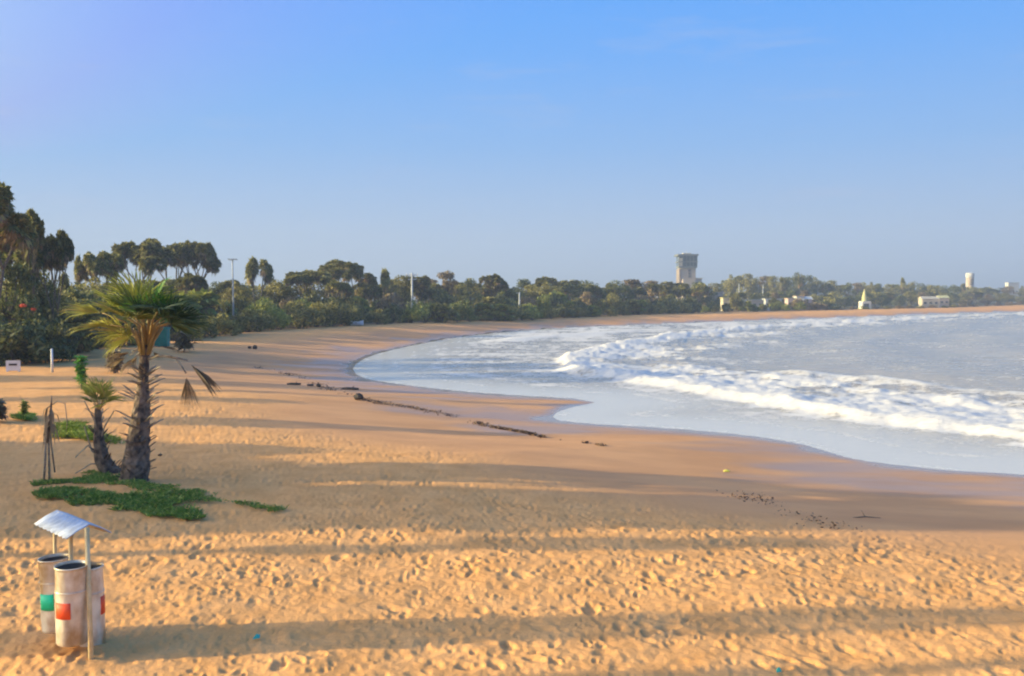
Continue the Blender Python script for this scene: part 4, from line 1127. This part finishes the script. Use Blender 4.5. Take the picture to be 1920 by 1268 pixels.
box_part('crossarm', 'grey', up_, -1.1, 1.1, -.07, .07, Hm-.45, Hm-.3); box_part('crossarm', 'grey', up_, -.7, .7, -.07, .07, Hm-1.2, Hm-1.05)
for sx in (-.95, -.35, .35, .95): m = MB(); m.tube([(sx,0,Hm-.298),(sx,0,Hm-.05)], [.06,.05], 8); m.build('insulator', M['white'], up_)
tag(up_, 'pale concrete utility pole with crossarms in front of the wood', 'utility pole')
for px, top_, lab in [(974, 548, 'short pale pole in front of the wood left of the umbrella palm'), (1385, 532, 'thin far mast just right of the tower'), (1430, 534, 'thin far mast above the long low roofs')]:
    q = spot(px, 8 if px < 1000 else 60); zb = gz(q.x, q.y); Hm = at_depth(px, top_, q.y).z-zb
    r0 = empty('mast', (q.x, q.y, zb)); m = MB(); m.tube([(0,0,-.1),(0,0,Hm)], [.22,.14], 8); m.build('pole', M['grey'], r0, smooth=True)
    box_part('bracket', 'grey', r0, -.6, .1, -.08, .08, Hm-.25, Hm-.12); tag(r0, lab, 'mast')

# ------------------------------------------------------------------ tower
Yt = 470.0; s = Yt/FPX; c = at_depth(1285, 560, Yt); zt = gz(c.x, Yt)
tw = empty('control_tower', (c.x, Yt, zt)); tw.rotation_euler = (0,0,0)
def tz(py): return at_depth(1285, py, Yt).z-zt
def tx(px): return (px-1285)*s
box_part('shaft', 'concrete', tw, tx(1273), tx(1301), -4, 4, -1, tz(503))
box_part('shaft_corner', 'conc_d', tw, tx(1270.5), tx(1272.99), -4.3, 4.3, -1, tz(505))
box_part('recess_panel', 'conc_d', tw, tx(1286.5), tx(1293), -4.06, -4.002, tz(522), tz(505))
for k, (za, zb_) in enumerate([(507,510),(512,515),(517,520)]): box_part('window', 'window', tw, tx(1288), tx(1291.5), -4.09, -4.062, tz(zb_), tz(za))
box_part('corbel', 'slab', tw, tx(1270), tx(1303.5), -4.7, 4.7, tz(503)+.01, tz(500))
box_part('cabin', 'dglass', tw, tx(1270.5), tx(1303), -4.5, 4.5, tz(500)+.01, tz(481))
for k in range(6):
    x = tx(1270.5)+(tx(1303)-tx(1270.5))*k/5; box_part('mullion', 'slab', tw, x-.16, x+.16, -4.72, -4.502, tz(499.5), tz(481))
box_part('balcony', 'slab', tw, tx(1268.5), tx(1304.5), -5.2, 5.2, tz(492.5), tz(491))
box_part('pale_panel', 'cream', tw, tx(1269.0), tx(1276), -4.82, -4.725, tz(500), tz(485))
box_part('roof_slab', 'slab', tw, tx(1267), tx(1305), -5.6, 5.6, tz(481)+.01, tz(477.5))
box_part('roof_plant', 'cream', tw, tx(1279), tx(1294), -2, 2, tz(477.5)+.01, tz(475))
m = MB(); m.tube([(tx(1286),0,tz(475)),(tx(1286),0,tz(470))], [.12,.06], 6); m.build('antenna', M['grey'], tw)
box_part('annexe', 'concrete', tw, tx(1301)+.01, tx(1313), -3.5, 3.5, -1, tz(523)); box_part('annexe_roof', 'cream', tw, tx(1301)+.02, tx(1314), -3.8, 3.8, tz(523)+.01, tz(521.5))
box_part('front_block', 'concrete', tw, tx(1276), tx(1299), -6.5, -4.01, -1, tz(524))
tag(tw, 'square concrete control tower with dark glazed cabin rising above the trees', 'tower')

# ------------------------------------------------------------------ far buildings
def building(px0, px1, ptop, pbot, back, wm, rm, label, cat='house', roof='flat', nwin=3, name='house'):
    pc = (px0+px1)/2; pe = spot(pc, 0); Yb = pe.y+back; s = Yb/FPX; xc = (pc-960)*s; zb = gz(xc, Yb)
    o = empty(name, (xc, Yb, zb)); W = (px1-px0)*s; z1 = at_depth(pc, ptop, Yb).z-zb; z0 = min(-.5, at_depth(pc, pbot, Yb).z-zb); D = max(4, W*.5)
    zr = z1-(.22*(z1) if roof == 'gable' else .25)
    box_part('wall', wm, o, -W/2, W/2, -D/2, D/2, z0, zr)
    if roof == 'gable':
        m = MB(); e = .25; m.add([(-W/2-e,-D/2-e,zr+.01),(W/2+e,-D/2-e,zr+.01),(W/2+e,D/2+e,zr+.01),(-W/2-e,D/2+e,zr+.01),(-W/2-e,0,z1),(W/2+e,0,z1)], [(0,3,2,1),(0,1,5,4),(3,4,5,2),(0,4,3),(1,2,5)]); m.build('roof', M[rm], o)
    else: box_part('roof', rm, o, -W/2-.2, W/2+.2, -D/2-.2, D/2+.2, zr+.01, z1)
    for k in range(nwin):
        x = -W/2+W*(k+.5)/nwin; w = min(.8, W/nwin*.25); zc = zr*.55
        f = box_part('window', 'window', o, x-w, x+w, -D/2-.05, -D/2-.005, zc-w*.8, zc+w*.8)
        box_part('sill', rm, f, x-w-.1, x+w+.1, -D/2-.14, -D/2-.06, zc-w*.8-.14, zc-w*.8-.01)
    tag(o, label, cat); return o
building(1300, 1330, 537, 560, 60, 'tanw', 'cream', 'tan flat-roofed building just right of the tower foot', nwin=4)
building(1353, 1388, 558, 568, 22, 'cream', 'yellow', 'low building with a yellow roof edge right of the tower', nwin=4)
building(1406, 1428, 562, 570, 24, 'tanw', 'grey', 'low grey-roofed shed left of the pink houses', nwin=2)
building(1432, 1462, 560, 570, 24, 'whitew', 'grey', 'long low whitewashed building with a grey roof', nwin=4)
building(1474, 1490, 559, 571, 20, 'pink', 'tanw', 'small pink house at the left of the bright cluster', nwin=2)
building(1490, 1504, 555, 571, 24, 'whitew', 'pink', 'white two-storey house in the middle of the bright cluster', nwin=2)
building(1505, 1519, 556, 571, 20, 'pink', 'whitew', 'pinkish white house at the right of the bright cluster', 'house', 'gable', 2)
building(1725, 1756, 556, 571, 14, 'cream', 'cream', 'cream house with a pitched roof at the far end of the beach', 'house', 'gable', 3)
building(1757, 1775, 554, 569, 24, 'tanw', 'yellow', 'small house with a yellowish roof right of the cream house', 'house', 'gable', 2)
building(1886, 1906, 530, 546, 120, 'whitew', 'whitew', 'white block above the trees at the far right', 'building', 'flat', 3)
building(1322, 1352, 548, 562, 50, 'tanw', 'pink', 'brownish pink shed behind the trees right of the tower', nwin=3)
# temple with a tapering spire
pe = spot(1620, 0); Yb = pe.y+10; s = Yb/FPX; xc = (1620-960)*s; zb = gz(xc, Yb); te = empty('small_temple', (xc, Yb, zb))
zz = lambda py: at_depth(1620, py, Yb).z-zb
box_part('hall', 'whitew', te, -7*s, 9*s, -2, 2, -.5, zz(565)); box_part('plinth', 'yellow', te, -8*s, 10*s, -2.3, 2.3, -.5, .35)
m = MB(); h0 = zz(565); h1 = zz(543); m.lathe([(4.6*s,h0+.01),(4.5*s,h0+(h1-h0)*.3),(3.2*s,h0+(h1-h0)*.55),(1.8*s,h0+(h1-h0)*.8),(.5*s,h1)], 12, closed=True); m.build('spire', M['yellow'], te)
m = MB(); m.tube([(0,0,h1),(0,0,h1+2*s)], [.1,.04], 6); m.build('finial', M['yellow'], te)
box_part('doorway', 'window', te, -1.0, 1.0, -2.05, -2.005, .36, zz(565)*.7)
tag(te, 'little white and yellow temple with a tapering spire at the edge of the far wood', 'temple')
# slim white tower
pe = spot(1817, 0); Yb = pe.y+160; s = Yb/FPX; xc = (1817-960)*s; zb = gz(xc, Yb); wt = empty('water_tower', (xc, Yb, zb)); zz = lambda py: at_depth(1817, py, Yb).z-zb
m = MB(); m.lathe([(7*s,-1),(7*s,zz(521))], 20, closed=True); m.build('shaft', M['tanw'], wt, smooth=False)
m = MB(); m.lathe([(7.1*s,zz(521)+.02),(7.6*s,zz(519.5)),(7.6*s,zz(513)),(5*s,zz(511.5)),(.2,zz(511))], 20, closed=True); m.build('tank', M['whitew'], wt)
for k in range(3): box_part('window', 'window', wt, -1.0, 1.0, -7*s-.06, -7*s+.3, zz(526+4*k), zz(525+4*k)+.2)
tag(wt, 'slim pale round water tower with a white tank above the trees at far right', 'water tower')

# unused prototypes
for key, (o_, h_, r_) in PROTO.items():
    if key not in USED:
        for c_ in kids(o_): bpy.data.objects.remove(c_)
        bpy.data.objects.remove(o_)
for o_ in bpy.data.objects:
    for k_ in ('_H', '_R'):
        if k_ in o_: del o_[k_]

# ------------------------------------------------------------------ air
HAZE = 0.0007
if HAZE > 0:
    m = bpy.data.materials.new('haze'); m.use_nodes = True; nt = m.node_tree
    for n in list(nt.nodes): nt.nodes.remove(n)
    out = nt.nodes.new('ShaderNodeOutputMaterial'); pv = nt.nodes.new('ShaderNodeVolumePrincipled')
    pv.inputs['Color'].default_value = (.42, .52, .74, 1); pv.inputs['Density'].default_value = HAZE; pv.inputs['Anisotropy'].default_value = .1
    nt.links.new(pv.outputs[0], out.inputs['Volume'])
    b_ = MB(); b_.box(-8100, 8100, -8100, 8100, -9, 75); o = b_.build('haze', m); tag(o, kind='stuff', label='thin pale sea haze filling the air over the bay', cat='haze')
